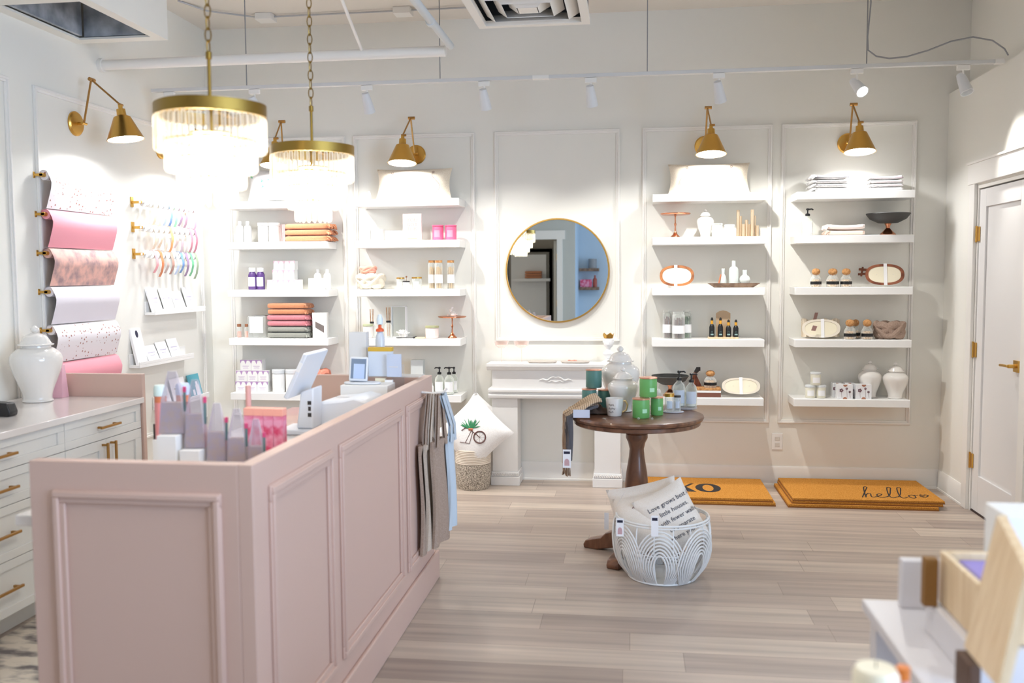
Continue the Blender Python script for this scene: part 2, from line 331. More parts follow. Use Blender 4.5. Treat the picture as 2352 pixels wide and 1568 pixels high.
def spot(px, label, aim, tilt=0, lit=False, e=0):
    x = PX(px, TY, 2.6); t = T('track_spotlight', label, 'spotlight', (x, TY, TZ-.012), group='white track spotlights')
    obj('adapter', G().bb(-.035, .035, -.012, .012, -.03, 0), TRIM, t, .003)
    obj('stem', G().tube([(0, 0, -.03), (0, 0, -.075)], .006, 8), TRIM, t)
    d = (Vector(aim)-Vector((x, TY, TZ-.1))).normalized(); R = d.to_track_quat('-Z', 'Y').to_matrix().to_4x4(); M = Matrix.Translation((0, 0, -.095)) @ R
    obj('lamp_can', G().lathe([(0, .05), (.022, .05), (.027, .02), (.036, -.075), (.033, -.075), (.025, -.05), (0, -.05)], 20, M=M), SPM, t)
    if lit: obj('lens', G().lathe([(0, -.068), (.033, -.068), (.033, -.072), (0, -.072)], 20, M=M), GLOW, t, 0, 'glowing white lens')
    if e:
        L = bpy.data.lights.new('track_beam', 'SPOT'); L.energy = e; L.spot_size = radians(84); L.spot_blend = .7; L.shadow_soft_size = .03; L.color = (1, .985, .945)
        o = bpy.data.objects.new('track_beam', L); COL.objects.link(o); p = Vector((x, TY, TZ-.107))+d*.085; o.location = p; o.rotation_euler = d.to_track_quat('-Z', 'Y').to_euler()
spot(390, 'white track spotlight at the far left end of the track', (-2.6, 6.6, .9), e=45)
spot(585, 'white track spotlight above the gap between the two left sconces, behind the front chandelier', (-1.95, 6.6, .9), e=42)
spot(843, 'white track spotlight just left of the pillow-shelf sconce on the left', (-1.45, 6.6, .9), e=42)
spot(1112, 'white track spotlight left of the gap in the track', (-.75, 6.6, .9), e=38)
spot(1357, 'white track spotlight right of the gap in the track, above the round mirror', (-.05, 6.6, .9), e=40)
spot(1651, 'white track spotlight above the sconce over the long pillow on the right', (.95, 6.6, .9), e=70)
spot(1968, 'white track spotlight tilted forward with its lens glowing', (2.0, 3.8, .9), lit=True, e=60)
spot(2212, 'white track spotlight nearest the right wall', (2.12, 5.15, 1.5), e=30)
vx0, vx1, vy1, vz = -.85, -.23, 5.17, 2.88
vt = T('ceiling_diffuser', 'square white ceiling air diffuser with nested louvres at top centre', 'vent', ((vx0+vx1)/2, vy1-.31, vz))
def ring(g, h, z0, z1, w):
    g.bb(-h, h, h-w, h, z0, z1).bb(-h, h, -h, -h+w, z0, z1).bb(-h, -h+w, -h+w, h-w, z0, z1).bb(h-w, h, -h+w, h-w, z0, z1); return g
def cone_ring(g, h0, z0, h1, z1):
    v = [(i*h0, j*h0, z0) for i, j in ((-1, -1), (1, -1), (1, 1), (-1, 1))]+[(i*h1, j*h1, z1) for i, j in ((-1, -1), (1, -1), (1, 1), (-1, 1))]
    v += [(p[0]*1.0, p[1]*1.0, p[2]+.004) for p in v]
    f = [(i, (i+1) % 4, 4+(i+1) % 4, 4+i) for i in range(4)]; f += [tuple(k+8 for k in q) for q in f]
    f += [(i, (i+1) % 4, 8+(i+1) % 4, 8+i) for i in range(4)]+[(4+i, 4+(i+1) % 4, 12+(i+1) % 4, 12+i) for i in range(4)]
    return g.add(v, f)
obj('frame', ring(G(), .31, 0, .03, .045), TRIM, vt)
for h in (.255, .18, .11): obj('louvre', cone_ring(G(), h-.055, .0, h, .05), TRIM, vt)
obj('centre_plate', G().bb(-.05, .05, -.05, .05, .0, .006), TRIM, vt)
obj('duct_box', ring(G(), .30, .031, ZC-vz-.001, .01), mat('duct_dark_liner', (60, 66, 72), .7), vt)
ol = T('wall_outlet', 'white double power outlet low on the back wall', 'outlet', (1.031, YW-.001, .312))
obj('cover_plate', G().bb(-.037, .037, -.006, 0, -.058, .058), WHITE, ol, .002)
for z in (.022, -.022): obj('socket', G().bb(-.016, .016, -.009, -.006, z-.014, z+.014), mat('socket_ivory', (220, 216, 208), .4), ol, .002)
# ================================================================== SCONCES
def sconce(label, cx, rz, plate, lean=0):
    t = T('wall_sconce', label, 'wall lamp', plate, rz, 'brass swing-arm wall sconces')
    B = Matrix.Rotation(pi/2, 4, 'X')
    obj('backplate', G().lathe([(0, 0), (.07, 0), (.07, .008), (.062, .016), (.02, .02), (0, .02)], 32, M=B), GOLD, t)
    obj('pivot_arm', G().tube([(0, -.02, 0), (0, -.055, 0)], .009, 10).tube([(-.02, -.055, 0), (.024, -.055, 0)], .008, 10), GOLD, t)
    J = (lean*.4, -.11, .246); E = (lean, -.28, .10)
    obj('lower_rod', G().tube([(0, -.055, 0), J], .006, 8), PULL, t)
    obj('elbow_joint', G().tube([(J[0]-.018, J[1], J[2]), (J[0]+.03, J[1], J[2])], .011, 10), PULL, t)
    obj('upper_rod', G().tube([J, E], .0055, 8).tube([(E[0]-.01, E[1], E[2]), (E[0]+.025, E[1], E[2])], .008, 8), PULL, t)
    R = Matrix.Translation((lean, -.28, .10)) @ Matrix.Rotation(radians(-8), 4, 'X')
    sh = obj('shade', G().lathe([(0, -.005), (.012, -.005), (.012, -.025), (.024, -.027), (.026, -.062), (.046, -.072), (.102, -.20), (.099, -.20), (.044, -.076), (0, -.066)], 40, M=R), GOLD, t)
    obj('shade_liner', G().lathe([(0, -.0775), (.0425, -.0775), (.097, -.199), (.0955, -.199), (.041, -.079), (0, -.079)], 40, M=R), mat('shade_white_enamel', (250, 250, 250), .4), sh, lab='white enamel inside of the shade')
    obj('bulb', G().lathe([(0, -.168), (.08, -.168), (.0805, -.172), (0, -.172)], 32, M=R), GLOW, t, lab='glowing white lamp')
    t2 = Matrix.Translation(plate) @ Matrix.Rotation(rz, 4, 'Z') @ R
    L = bpy.data.lights.new('sconce_lamp', 'AREA'); L.shape = 'DISK'; L.size = .13; L.energy = SCE; L.color = (.97, .98, 1)
    o = bpy.data.objects.new('sconce_lamp', L); COL.objects.link(o); o.matrix_world = t2 @ Matrix.Translation((0, 0, -.176))
SCE = 7
CX = [-2.56, -1.585, .5215, 1.4795]
sconce('brass swing-arm sconce over the far-left shelf column, half behind the rear chandelier', 0, 0, (CX[0], YW-.001, 2.39), .03)
sconce('brass swing-arm sconce over the shelves just left of the mirror', 0, 0, (CX[1]+.02, YW-.001, 2.388), -.03)
sconce('brass swing-arm sconce over the shelves just right of the mirror', 0, 0, (CX[2]-.015, YW-.001, 2.40), .02)
sconce('brass swing-arm sconce over the far-right shelf column', 0, 0, (CX[3]-.005, YW-.001, 2.393), .01)
sconce('brass swing-arm sconce on the left wall above the wrapping paper', 0, pi/2, (XL+.001, 4.974, 2.389))
sconce('brass swing-arm sconce on the left wall above the ribbons, mostly behind the front chandelier', 0, pi/2, (XL+.001, 5.938, 2.378))
# ================================================================== CHANDELIERS
def chandelier():
    t = T('crystal_chandelier', 'nearer and larger-looking of the two tiered crystal chandeliers', 'chandelier', (-1.27, 2.68, 1.985), group='tiered crystal chandeliers')
    sc = lambda a: 1+.025*cos(4*a)
    obj('rim_band', G().lathe([(.148, 0), (.165, 0), (.165, .036), (.148, .036), (.148, 0)], 64, rf=sc).bb(-.15, .15, -.012, .012, .024, .034).bb(-.012, .012, -.15, .15, .024, .034), GOLD2, t)
    obj('top_plate', G().lathe([(0, .03), (.04, .03), (.035, .04), (.012, .05), (0, .05)], 24), GOLD2, t)
    z = -.002
    for (R, n, top, bot, w) in ((.158, 44, 0, -.105, .0085), (.128, 36, -.075, -.165, .0085), (.094, 26, -.125, -.215, .0085), (.066, 18, -.185, -.262, .0085)):
        g = G()
        for i in range(n):
            a = 2*pi*i/n+.1; M = Matrix.Rotation(a, 4, 'Z') @ Matrix.Translation((R, 0, 0))
            g.lathe([(0, top), (w*.55, top-.001), (w, top-.008), (w, bot+.008), (w*.6, bot), (0, bot-.003)], 6, M=M)
        obj('crystal_tier', g, CRYST, t)
        obj('tier_ring', G().lathe([(R-.012, top+.001), (R+.004, top+.001), (R+.004, top+.006), (R-.012, top+.006), (R-.012, top+.001)], 40), GOLD2, t)
    g = G()
    for i in range(5):
        a = 2*pi*i/5+.3; c = (.05*cos(a), .05*sin(a), 0)
        g.lathe([(0, -.12), (.010, -.113), (.016, -.095), (.012, -.07), (.007, -.055), (0, -.05)], 12, c=c)
    obj('bulb', g, BULB, t, lab='glowing bulb cluster')
    obj('candle_sleeve', G().add([], []).lathe([(.0, .03), (.012, .03), (.012, -.045), (0, -.045)], 12).lathe([(0, -.045), (.062, -.045), (.062, -.05), (0, -.05)], 24), GOLD2, t)
    obj('drop_rod', G().tube([(0, 0, .05), (0, 0, .185)], .0055, 10).lathe([(0, .17), (.009, .175), (.009, .195), (0, .2)], 12), GOLD2, t)
    g = G(); zz = .19; k = 0
    while zz < ZC-1.985-.06:
        pts = []
        for i in range(12):
            a = 2*pi*i/12; u = .0095*cos(a); v = .021*sin(a)
            pts.append((u if k % 2 else 0, 0 if k % 2 else u, zz+.021+v))
        g.tube(pts, .0022, 5, True); zz += .035; k += 1
    obj('chain', g, GOLD2, t)
    obj('ceiling_canopy', G().lathe([(0, ZC-1.986), (.055, ZC-1.986), (.05, ZC-2.005), (.012, ZC-2.02), (0, ZC-2.02)], 24), GOLD2, t)
    return t
ch = chandelier(); dup(ch, (-1.27, 3.575, 1.985), 'farther and smaller-looking of the two tiered crystal chandeliers')
for y in (2.68, 3.575):
    for dz, e in ((-.135, 11),):
        L = bpy.data.lights.new('chandelier_lamp', 'POINT'); L.energy = e; L.shadow_soft_size = .04; L.color = (1, .96, .9)
        o = bpy.data.objects.new('chandelier_lamp', L); COL.objects.link(o); o.location = (-1.27, y, 1.985+dz)
# ================================================================== FLOATING SHELVES
ZS = [2.050, 1.757, 1.410, 1.055, .650]; SHD = .24; SY = YW-SHD
ORD = ['topmost', 'second from top', 'middle', 'fourth from top', 'lowest']
CN = ['far-left', 'left-of-mirror', 'right-of-mirror', 'far-right']
sh0 = None
for c in range(4):
    for k in range(5):
        lb = 'white floating shelf, %s in the %s shelf column' % (ORD[k], CN[c])
        if sh0 is None: sh0 = S('floating_shelf', lb, 'shelf', G().bb(-.379, .379, -SHD, -.0005, -.052, 0), SHELF, (CX[c], YW, ZS[k]), 'white floating wall shelves', .0025)
        else: dup(sh0, (CX[c], YW, ZS[k]), lb)
SN = ['top', 'second', 'middle', 'fourth', 'bottom']
def at(c, k): return 'on the %s shelf, %s column' % (SN[k], CN[c])
# ------------------------------------------------------------------ makers
EPS = .0006
def pkg(name, lab, cat, l, r, t, Y, z0, m, d=.06, grp=None, stripe=None, face=None, rz=0, txt=None):
    cx, w, h = span(l, r, t, Y, z0)
    o = T(name, lab, cat, (cx, Y, z0+EPS), rz, grp)
    obj('carton', G().bb(-w/2, w/2, -d/2, d/2, 0, h), m, o, .0012)
    if stripe: obj('printed_band', G().bb(-w/2-.0005, w/2+.0005, -d/2-.0008, -d/2+.001, h*.84, h*.97).prism([(-w*.12, h*.84), (w*.12, h*.84), (0, h*.62)], -d/2-.0008, -d/2+.001).prism([(-w*.5, h*.84), (-w*.38, h*.84), (-w*.5, h*.68)], -d/2-.0008, -d/2+.001).prism([(w*.5, h*.84), (w*.38, h*.84), (w*.5, h*.68)], -d/2-.0008, -d/2+.001), stripe, o)
    if face: obj('printed_label', G().bb(-w*.32, w*.32, -d/2-.001, -d/2+.001, h*.2, h*.5), face, o)
    return o
def candle(name, lab, l, r, t, Y, z0, body, lid=None, lb=LAB, grp=None, cat='candle', n=28, lidh=.16, wrap=.62):
    cx, w, h = span(l, r, t, Y, z0); R = w/2; o = T(name, lab, cat, (cx, Y, z0+EPS), 0, grp); hb = h*(1-lidh) if lid else h
    obj('jar', G().lathe([(0, 0), (R*.9, 0), (R*.96, h*.04), (R*.96, hb*.92), (R*.9, hb), (0, hb)], n), body, o)
    if lid: obj('lid', G().lathe([(0, hb+.0003), (R, hb+.0003), (R, h*.985), (R*.95, h), (0, h)], n), lid, o)
    if lb:
        a = wrap; g = G(); g.sheet(lambda u, v: (R*.975*sin(-a+2*a*u), -R*.975*cos(-a+2*a*u), hb*(.22+.5*v)), 10, 1, -.0006); obj('paper_label', g, lb, o)
    return o
def bottle(name, lab, l, r, t, Y, z0, body, cap, lb=None, grp=None, cat='bottle', neck=.35):
    cx, w, h = span(l, r, t, Y, z0); R = w/2; o = T(name, lab, cat, (cx, Y, z0+EPS), 0, grp)
    obj('bottle_body', G().lathe([(0, 0), (R*.92, 0), (R, h*.03), (R, h*.66), (R*.8, h*.76), (R*neck, h*.82), (0, h*.82)], 24), body, o)
    obj('cap', G().lathe([(0, h*.82), (R*neck*1.3, h*.82), (R*neck*1.3, h*.98), (R*neck*1.1, h), (0, h)], 20), cap, o)
    if lb: g = G(); g.sheet(lambda u, v: (R*1.01*sin(-1+2*u), -R*1.01*cos(-1+2*u), h*(.15+.42*v)), 10, 1, -.0006); obj('paper_label', g, lb, o)
    return o
def pump(lab, l, r, t, Y, z0, grp=None, lb=LAB, side=1):
    cx, w, h = span(l, r, t, Y, z0); R = w/2; o = T('soap_dispenser', lab, 'soap dispenser', (cx, Y, z0+EPS), 0, grp)
    obj('bottle_body', G().lathe([(0, 0), (R*.9, 0), (R, h*.03), (R, h*.5), (R*.86, h*.6), (R*.42, h*.68), (R*.36, h*.72), (0, h*.72)], 28), GLASSG, o)
    obj('liquid_soap', G().lathe([(0, h*.03), (R*.9, h*.03), (R*.9, h*.42), (0, h*.42)], 24), mat('clear_soap', (249, 250, 244), .2), o)
    p = obj('pump', G().lathe([(0, h*.72), (R*.45, h*.72), (R*.45, h*.79), (R*.2, h*.81), (R*.13, h*.82), (R*.13, h*.92), (R*.3, h*.93), (R*.3, h*.98), (0, h)], 18), BLACK, o, lab='black pump top')
    obj('spout', G().tube([(0, 0, h*.955), (-side*R*.8, -.002, h*.965), (-side*R*1.0, -.002, h*.93)], R*.13, 8), BLACK, p)
    g = G(); g.sheet(lambda u, v: (R*1.01*sin(-.95+1.9*u), -R*1.01*cos(-.95+1.9*u), h*(.1+.36*v)), 12, 1, -.0006); obj('paper_label', g, lb, o)
    return o
def sm(P_, k=4):
    o = []
    for i in range(len(P_)-1):
        p0, p1, p2, p3 = P_[max(i-1, 0)], P_[i], P_[i+1], P_[min(i+2, len(P_)-1)]
        for j in range(k):
            t = j/k; o.append(tuple(max(0, .5*(2*p1[d]+(p2[d]-p0[d])*t+(2*p0[d]-5*p1[d]+4*p2[d]-p3[d])*t*t+(3*p1[d]-p0[d]-3*p2[d]+p3[d])*t**3)) for d in (0, 1)))
    return o+[P_[-1]]
def ginger(lab, l, r, t, Y, z0, grp=None, base=None):
    cx, w, h = span(l, r, t, Y, z0) if base is None else base; R = w/2; o = T('ginger_jar', lab, 'ginger jar', (cx, Y, z0+EPS), 0, grp)
    obj('jar_body', G().lathe([(0, 0), (R*.56, 0), (R*.6, h*.01)]+sm([(R*.6, h*.02), (R*.55, h*.05), (R*.62, h*.16), (R*.86, h*.36), (R, h*.52), (R*.95, h*.62), (R*.72, h*.69), (R*.57, h*.715)])+[(R*.56, h*.74), (0, h*.74)], 44), CER, o)
    ld = obj('lid', G().lathe([(0, h*.742), (R*.68, h*.742), (R*.7, h*.755)]+sm([(R*.6, h*.765), (R*.54, h*.80), (R*.42, h*.86), (R*.2, h*.895), (R*.08, h*.905)])+[(0, h*.905)], 36), CER, o)
    obj('finial', G().lathe([(0, h*.90)]+sm([(R*.08, h*.905), (R*.16, h*.93), (R*.16, h*.96), (R*.06, h*.99), (0, h)]), 20), CER, ld)
    return o
def loaf(w, d, h, sag=0., th=None, n=14):      # folded-cloth slab, rounded long edges, optional sag in the middle
    g = G(); v = []; f = []; m = 12
    for i in range(n+1):
        x = -w/2+w*i/n; dz = sag*((2*i/n-1)**2)
        e = 1 if 0 < i < n else .82
        for k in range(m):
            a = 2*pi*k/m; yy = cos(a); zz = sin(a)
            yy = math.copysign(abs(yy)**.35, yy); zz = math.copysign(abs(zz)**.6, zz)
            v.append((x, yy*d/2*(e if e < 1 else 1), h/2+dz+zz*h/2*e))
    for i in range(n):
        for k in range(m): f.append((i*m+k, i*m+(k+1) % m, (i+1)*m+(k+1) % m, (i+1)*m+k))
    f.append(tuple(range(m))); f.append(tuple(n*m+k for k in range(m-1, -1, -1)))
    return g.add(v, f)
def towel(lab, cx, Y, z, w, d, h, m, fringe=0, trim=None, grp=None, sag=0., rz=0.):
    o = T('folded_towel', lab, 'towel', (cx, Y, z), rz, grp)
    obj('cloth', loaf(w, d, h, sag), m, o)
    if fringe:
        g = G(); rr = random.Random(int(z*1000)); s = 1 if fringe > 0 else -1
        for i in range(16):
            y = -d/2+d*(i+.5)/16; x0 = s*w/2*.96; L = abs(fringe)*rr.uniform(.6, 1.2); zz = h*rr.uniform(.3, .9)
            g.tube([(x0, y, zz+abs(sag)), (x0+s*L*.5, y+rr.uniform(-.006, .006), zz+abs(sag)-h*.1), (x0+s*L, y+rr.uniform(-.01, .01), max(h*.12, zz-h*.5))], [.006, .0075, .005], 5)
        obj('fringe', g, m, o)
    if trim: obj('edge_stripe', G().add([(p[0], p[1]*1.02, p[2]*.16+h*.48+(p[2]*0)) for p in loaf(w*1.004, d, h, 0).v], loaf(w, d, h).f), trim, o)
    return o
def pillow_geo(w, hh, T_, nx=20, nz=14, ear=.07):
    def th(u, v): return T_*max(0, 1-u**4)**.7*max(0, 1-v**4)**.7*(.78+.22*(1-u*u)*(1-v*v))
    def P(u, v, s): return (w/2*u*(1-ear*(1-v*v)*u*u), s*th(u, v), hh/2*v*(1-ear*(1-u*u)*v*v))
    g = G()
    for s in (-1, 1): g.sheet(lambda a, b: P(2*a-1, 2*b-1, s), nx, nz)
    return g, (lambda p, off=.002: (p[0], -th(max(-1, min(1, p[0]/(w/2))), max(-1, min(1, p[2]/(hh/2))))-off, p[2]))
def pillow(name, lab, w, hh, T_, M_, m, art=None, cat='pillow', grp=None):
    o = T(name, lab, cat, grp and None or (0, 0, 0)) if False else T(name, lab, cat, group=grp); o.matrix_world = M_
    g, wr = pillow_geo(w, hh, T_); obj('cushion_body', g, m, o)
    if art: art(o, wr)
    return o
def MX(x, y, z, rx=0, ry=0, rz=0): return Matrix.Translation((x, y, z)) @ Matrix.Rotation(radians(rz), 4, 'Z') @ Matrix.Rotation(radians(rx), 4, 'X') @ Matrix.Rotation(radians(ry), 4, 'Y')
def headwrap(lab, cx, Y, z, w, h, m, d=.12, cat='headband', grp=None):
    o = T('knotted_headband', lab, cat, (cx, Y, z+EPS), 0, grp); R = w/2
    g = G(); rb = h*.185
    for ph in (0, 2*pi/3, 4*pi/3):
        pts = []
        for i in range(40):
            a = 2*pi*i/40; f = 1-.07*cos(4*a+ph)
            zc = h*.46+h*.30*sin(2*a+ph)
            pts.append(((R-rb*.7)*cos(a)*f*(.86+.22*zc/h), (d/2-rb*.3)*sin(a)*f*(.86+.22*zc/h), max(zc, rb*1.02)))
        g.tube(pts, rb, 10, True, fl=1.25)
    obj('braided_band', g, m, o)
    return o
def cakestand(lab, l, r, t, Y, z0, m=COPPER, ft=.27):
    cx, w, h = span(l, r, t, Y, z0); R = w/2; F_ = R*ft*1.2; o = T('cake_stand', lab, 'cake stand', (cx, Y, z0+EPS), 0)
    obj('plate', G().lathe([(0, h-.010), (R*.94, h-.010), (R, h-.004), (R, h), (R*.97, h-.002), (0, h-.004)], 40), m, o)
    obj('stem', G().lathe([(0, 0), (F_, 0), (F_*.95, h*.04), (F_*.5, h*.13), (.0065, h*.26), (.0045, h*.45), (.009, h*.55), (.0045, h*.62), (.0045, h*.85), (.009, h-.011), (0, h-.011)], 24), m, o)
    return o
def footbowl(lab, l, r, t, Y, z0):
    cx, w, h = span(l, r, t, Y, z0); R = w/2; o = T('footed_bowl', lab, 'bowl', (cx, Y, z0+EPS), 0)
    obj('bowl', G().lathe([(0, h*.54), (R*.45, h*.56), (R*.82, h*.74), (R, h*.97), (R*.99, h), (R*.95, h*.98), (R*.76, h*.78), (R*.4, h*.62), (0, h*.6)], 44), mat('charcoal_bowl', (72, 72, 70), .6), o)
    obj('foot', G().lathe([(0, 0), (R*.38, 0), (R*.36, h*.05), (R*.2, h*.2), (R*.09, h*.32), (R*.1, h*.42), (R*.16, h*.535), (0, h*.538)], 28), COPPER, o, lab='copper foot')
    return o
def oval(R1, R2, n=40, e=2.4): return [(math.copysign(abs(cos(2*pi*i/n))**(2/e), cos(2*pi*i/n))*R1, math.copysign(abs(sin(2*pi*i/n))**(2/e), sin(2*pi*i/n))*R2) for i in range(n)]
def doughbowl(lab, l, r, t, Y, z0, wood, ribbon=LAB, x_r=0., d=.05, tilt=10, extra=None):
    cx, w, h = span(l, r, t, Y, z0); A, B = w/2, h/2
    o = T('dough_bowl_candle', lab, 'candle'); o.matrix_world = Matrix.Translation((cx, Y, z0+EPS+.002+d/2*sin(radians(tilt)))) @ Matrix.Rotation(radians(-tilt), 4, 'X')
    ou = oval(A, B); inn = oval(A*.84, B*.78); bk = oval(A*.72, B*.66); N = len(ou); g = G()
    V = [(p, -d/2, q+B) for p, q in ou]+[(p, -d/2, q+B) for p, q in inn]+[(p, -d/2+.012, q+B) for p, q in inn]+[(p, d/2, q+B) for p, q in bk]
    f = []
    for i in range(N):
        j = (i+1) % N; f += [(i, j, N+j, N+i), (N+i, N+j, 2*N+j, 2*N+i), (i, 3*N+i, 3*N+j, j)]
    f.append(tuple(3*N+i for i in range(N))); f.append(tuple(2*N+i for i in range(N))); g.add(V, f)
    obj('wooden_bowl', g, wood, o)
    obj('wax', G().prism([(p*.995, q*.995+B) for p, q in inn], -d/2+.003, -d/2+.011), CREAM, o, lab='cream wax')
    g = G()
    for s in (-1, 0, 1): g.tube([(s*A*.42, -d/2+.004, B), (s*A*.42+.001, -d/2-.006, B+.002)], .0012, 5)
    obj('wick', g, WHITE, o)
    if ribbon: obj('ribbon', G().bb(x_r-.011, x_r+.011, -d/2-.0015, -d/2, .0, 2*B+.001).bb(x_r-.011, x_r+.011, -d/2-.0015, d/2, 2*B+.001, 2*B+.0025), ribbon, o, lab='white ribbon band')
    return o
def corkjar(lab, l, r, t, Y, z0, grp=None):
    cx, w, h = span(l, r, t, Y, z0); R = w/2; o = T('bath_salt_jar', lab, 'jar', (cx, Y, z0+EPS), 0, grp)
    obj('glass_jar', G().lathe([(0, 0), (R*.95, 0), (R, h*.05), (R, h*.4), (R*.8, h*.52), (R*.6, h*.6), (R*.6, h*.66), (0, h*.66)], 28), GLASS, o)
    obj('salt_filling', G().lathe([(0, h*.02), (R*.92, h*.02), (R*.92, h*.36), (R*.6, h*.40), (0, h*.40)], 24), tex(mat('peach_salt', (230, 190, 140), .8), 'noise', 120, (200, 150, 100), (250, 225, 190), bump=.4), o)
    obj('cork_ball', G().lathe([(0, h*.60)]+[(R*.74*sin(a), h*.81-h*.19*cos(a)) for a in [pi*(i+1)/10 for i in range(8)]]+[(0, h)], 24), CORK, o, lab='round cork stopper')
    g = G(); g.sheet(lambda u, v: (R*1.02*sin(-1.45+2.9*u), -R*1.02*cos(-1.45+2.9*u), h*(.14+.16*v)), 14, 1, -.0006); obj('paper_label', g, BLACK, o, lab='black band label')
    return o
def matchjar(lab, l, r, t, Y, z0, grp=None, lid=CORK, sticks=((226, 190, 130), (250, 226, 180)), lb=LAB, lh=.07, wide=False):
    cx, w, h = span(l, r, t, Y, z0); R = w/2; o = T('match_bottle', lab, 'match bottle', (cx, Y, z0+EPS), 0, grp)
    obj('glass_jar', G().lathe([(0, 0), (R*.95, 0), (R, h*.03), (R, h*.86), (R*.86, h*.92), (0, h*.92)], 24), GLASS, o)
    obj('cork_lid', G().lathe([(0, h*.92), (R*.9, h*.92), (R*.92, h), (0, h)], 20), lid, o)
    g = G()
    for i in range(14):
        a = i*2.4; q = R*.8*math.sqrt((i+.5)/14); g.tube([(q*cos(a), q*sin(a), h*.02), (q*cos(a+.1), q*sin(a+.1), h*(.74+.05*sin(i)))], R*.13, 5)
    obj('matches', g, mat('match_'+str(sticks[0]), sticks[0], .7), o)
    g = G(); g.sheet(lambda u, v: (R*1.015*sin(-1.5+3*u), -R*1.015*cos(-1.5+3*u), h*(.2+.3*v)), 12, 1, -.0006); obj('paper_label', g, lb, o)
    return o
def vase(name, lab, l, r, t, Y, z0, prof, m=CER, cat='vase', grp=None):
    cx, w, h = span(l, r, t, Y, z0); R = w/2; o = S(name, lab, cat, G().lathe([(0, 0)]+sm([(a*R, b*h) for a, b in prof], 3), 32), m, (cx, Y, z0+EPS), grp); return o
YM, YF, YB = 6.50, 6.45, 6.56
# ================================================================== COLUMN 1 (far left)
c = 0; z = ZS[0]
def sprigs(o, wr):
    g = G(); rr = random.Random(3)
    for i in range(9):
        x = rr.uniform(-.2, .2); q = rr.uniform(-.05, .08)
        for k in range(3):
            a = k*2.1+i; g.tube([wr((x, 0, q)), wr((x+.012*cos(a), 0, q+.012*sin(a)))], .003, 5)
    obj('printed_sprigs', g, mat('sprig_green', (70, 170, 120), .7), o, lab='small green sprigs')
pillow('lumbar_pillow', 'white pillow dotted with green sprigs on the top shelf of the far-left column', .46, .24, .055, MX(CX[0]-.02, YM+.02, z+.125, rx=-10), WHITEC, sprigs)
z = ZS[1]
bottle('lotion_bottle', 'left of the two slim white bottles '+at(0, 1), 543, 560, 508, YM, z, WHITE, WHITE, LAB, 'slim white bottles')
bottle('lotion_bottle', 'right of the two slim white bottles '+at(0, 1), 561, 578, 508, YM, z, WHITE, WHITE, LAB, 'slim white bottles')
candle('white_jar', 'left of the two wide white screw-lid jars '+at(0, 1), 593, 617, 512, YM, z, WHITE, WHITE, LAB, 'wide white jars', 'jar')
candle('white_jar', 'right of the two wide white screw-lid jars '+at(0, 1), 618, 643, 512, YM, z, WHITE, WHITE, LAB, 'wide white jars', 'jar')
pkg('striped_carton', 'brown striped carton between the white jars and rust towels', 'box', 644, 658, 516, YB-.02, z, tex(mat('striped_card', (200, 180, 176), .7), 'wave', 40, (170, 130, 130), (236, 228, 226)), .05)
cx, w, h = span(660, 764, 514, YM, z)
for i in range(3): towel('rust fringed folded towel %s of the three on the second shelf' % ['at the bottom', 'in the middle', 'on top'][i], cx, YM, z+EPS+i*h/3, w*.94, .17, h/3-.0004, ORANGE, .03, grp='rust towels on the second shelf')
z = ZS[2]
bottle('bath_bottle', 'left of the two purple bottles '+at(0, 2), 571, 589, 615, YM-.02, z, PURPLE, WHITE, LAB, 'purple bottles', neck=.6)
bottle('bath_bottle', 'right of the two purple bottles '+at(0, 2), 590, 608, 615, YM, z, PURPLE, WHITE, LAB, 'purple bottles', neck=.6)
bw = 24; nm = ['left', 'middle', 'right']
x_l = PX(618, YM, z+.05); x_r = PX(692, YM, z+.05); bw = (x_r-x_l)/3; bh = .072
def cube(lab, x, Y, zz, w, h, d, st, grp, m=None, face=None):
    o = T('soap_carton', lab, 'box', (x, Y, zz), 0, grp); obj('carton', G().bb(-w/2, w/2, -d/2, d/2, 0, h), m or WHITE, o, .001)
    q = G(); y0 = -d/2-.0008; y1 = -d/2+.001
    q.bb(-w/2, w/2, y0, y1, h*.93, h*.985).prism([(-w*.12, h*.93), (w*.12, h*.93), (0, h*.6)], y0, y1).prism([(-w*.5, h*.93), (-w*.36, h*.93), (-w*.5, h*.65)], y0, y1).prism([(w*.5, h*.93), (w*.36, h*.93), (w*.5, h*.65)], y0, y1)
    q.bb(-w*.3, w*.3, y0, y1, h*.40, h*.43).bb(-w*.22, w*.22, y0, y1, h*.30, h*.32).bb(-w*.26, w*.26, y0, y1, h*.18, h*.20)
    obj('printed_pattern', q, st, o); return o
for i in range(3): cube('pink and white soap carton, bottom row %s, middle shelf far-left column' % nm[i], x_l+bw*(i+.5), YM, z+EPS, bw-.001, bh, .075, LABR, 'pink soap cartons')
for i in range(2): cube('pink and white soap carton, second row %s, middle shelf far-left column' % ['left', 'right'][i], x_l+bw*(i+1)+.002*i, YM, z+EPS+bh+.0006, bw-.001, bh, .07, LABR, 'pink soap cartons')
for i in range(2): cube('pink and white soap carton, top row %s, middle shelf far-left column' % ['left', 'right'][i], x_l+bw*(i+.98)+.008, YM+.003, z+EPS+2*bh+.0012, bw-.004, bh*.9, .066, LABR, 'pink soap cartons')
bottle('lotion_bottle', 'left small white bottle behind a white box '+at(0, 2), 722, 738, 618, YB, z, WHITE, WHITE, None, 'small white bottles')
bottle('lotion_bottle', 'right small white bottle beside a white box '+at(0, 2), 744, 760, 618, YB-.01, z, WHITE, WHITE, None, 'small white bottles')
pkg('white_carton', 'small white carton with a grey print in front of the white bottles', 'box', 711, 744, 639, YF, z, WHITE, .05, None, None, mat('faint_grey_print', (222, 222, 226), .6))
z = ZS[3]
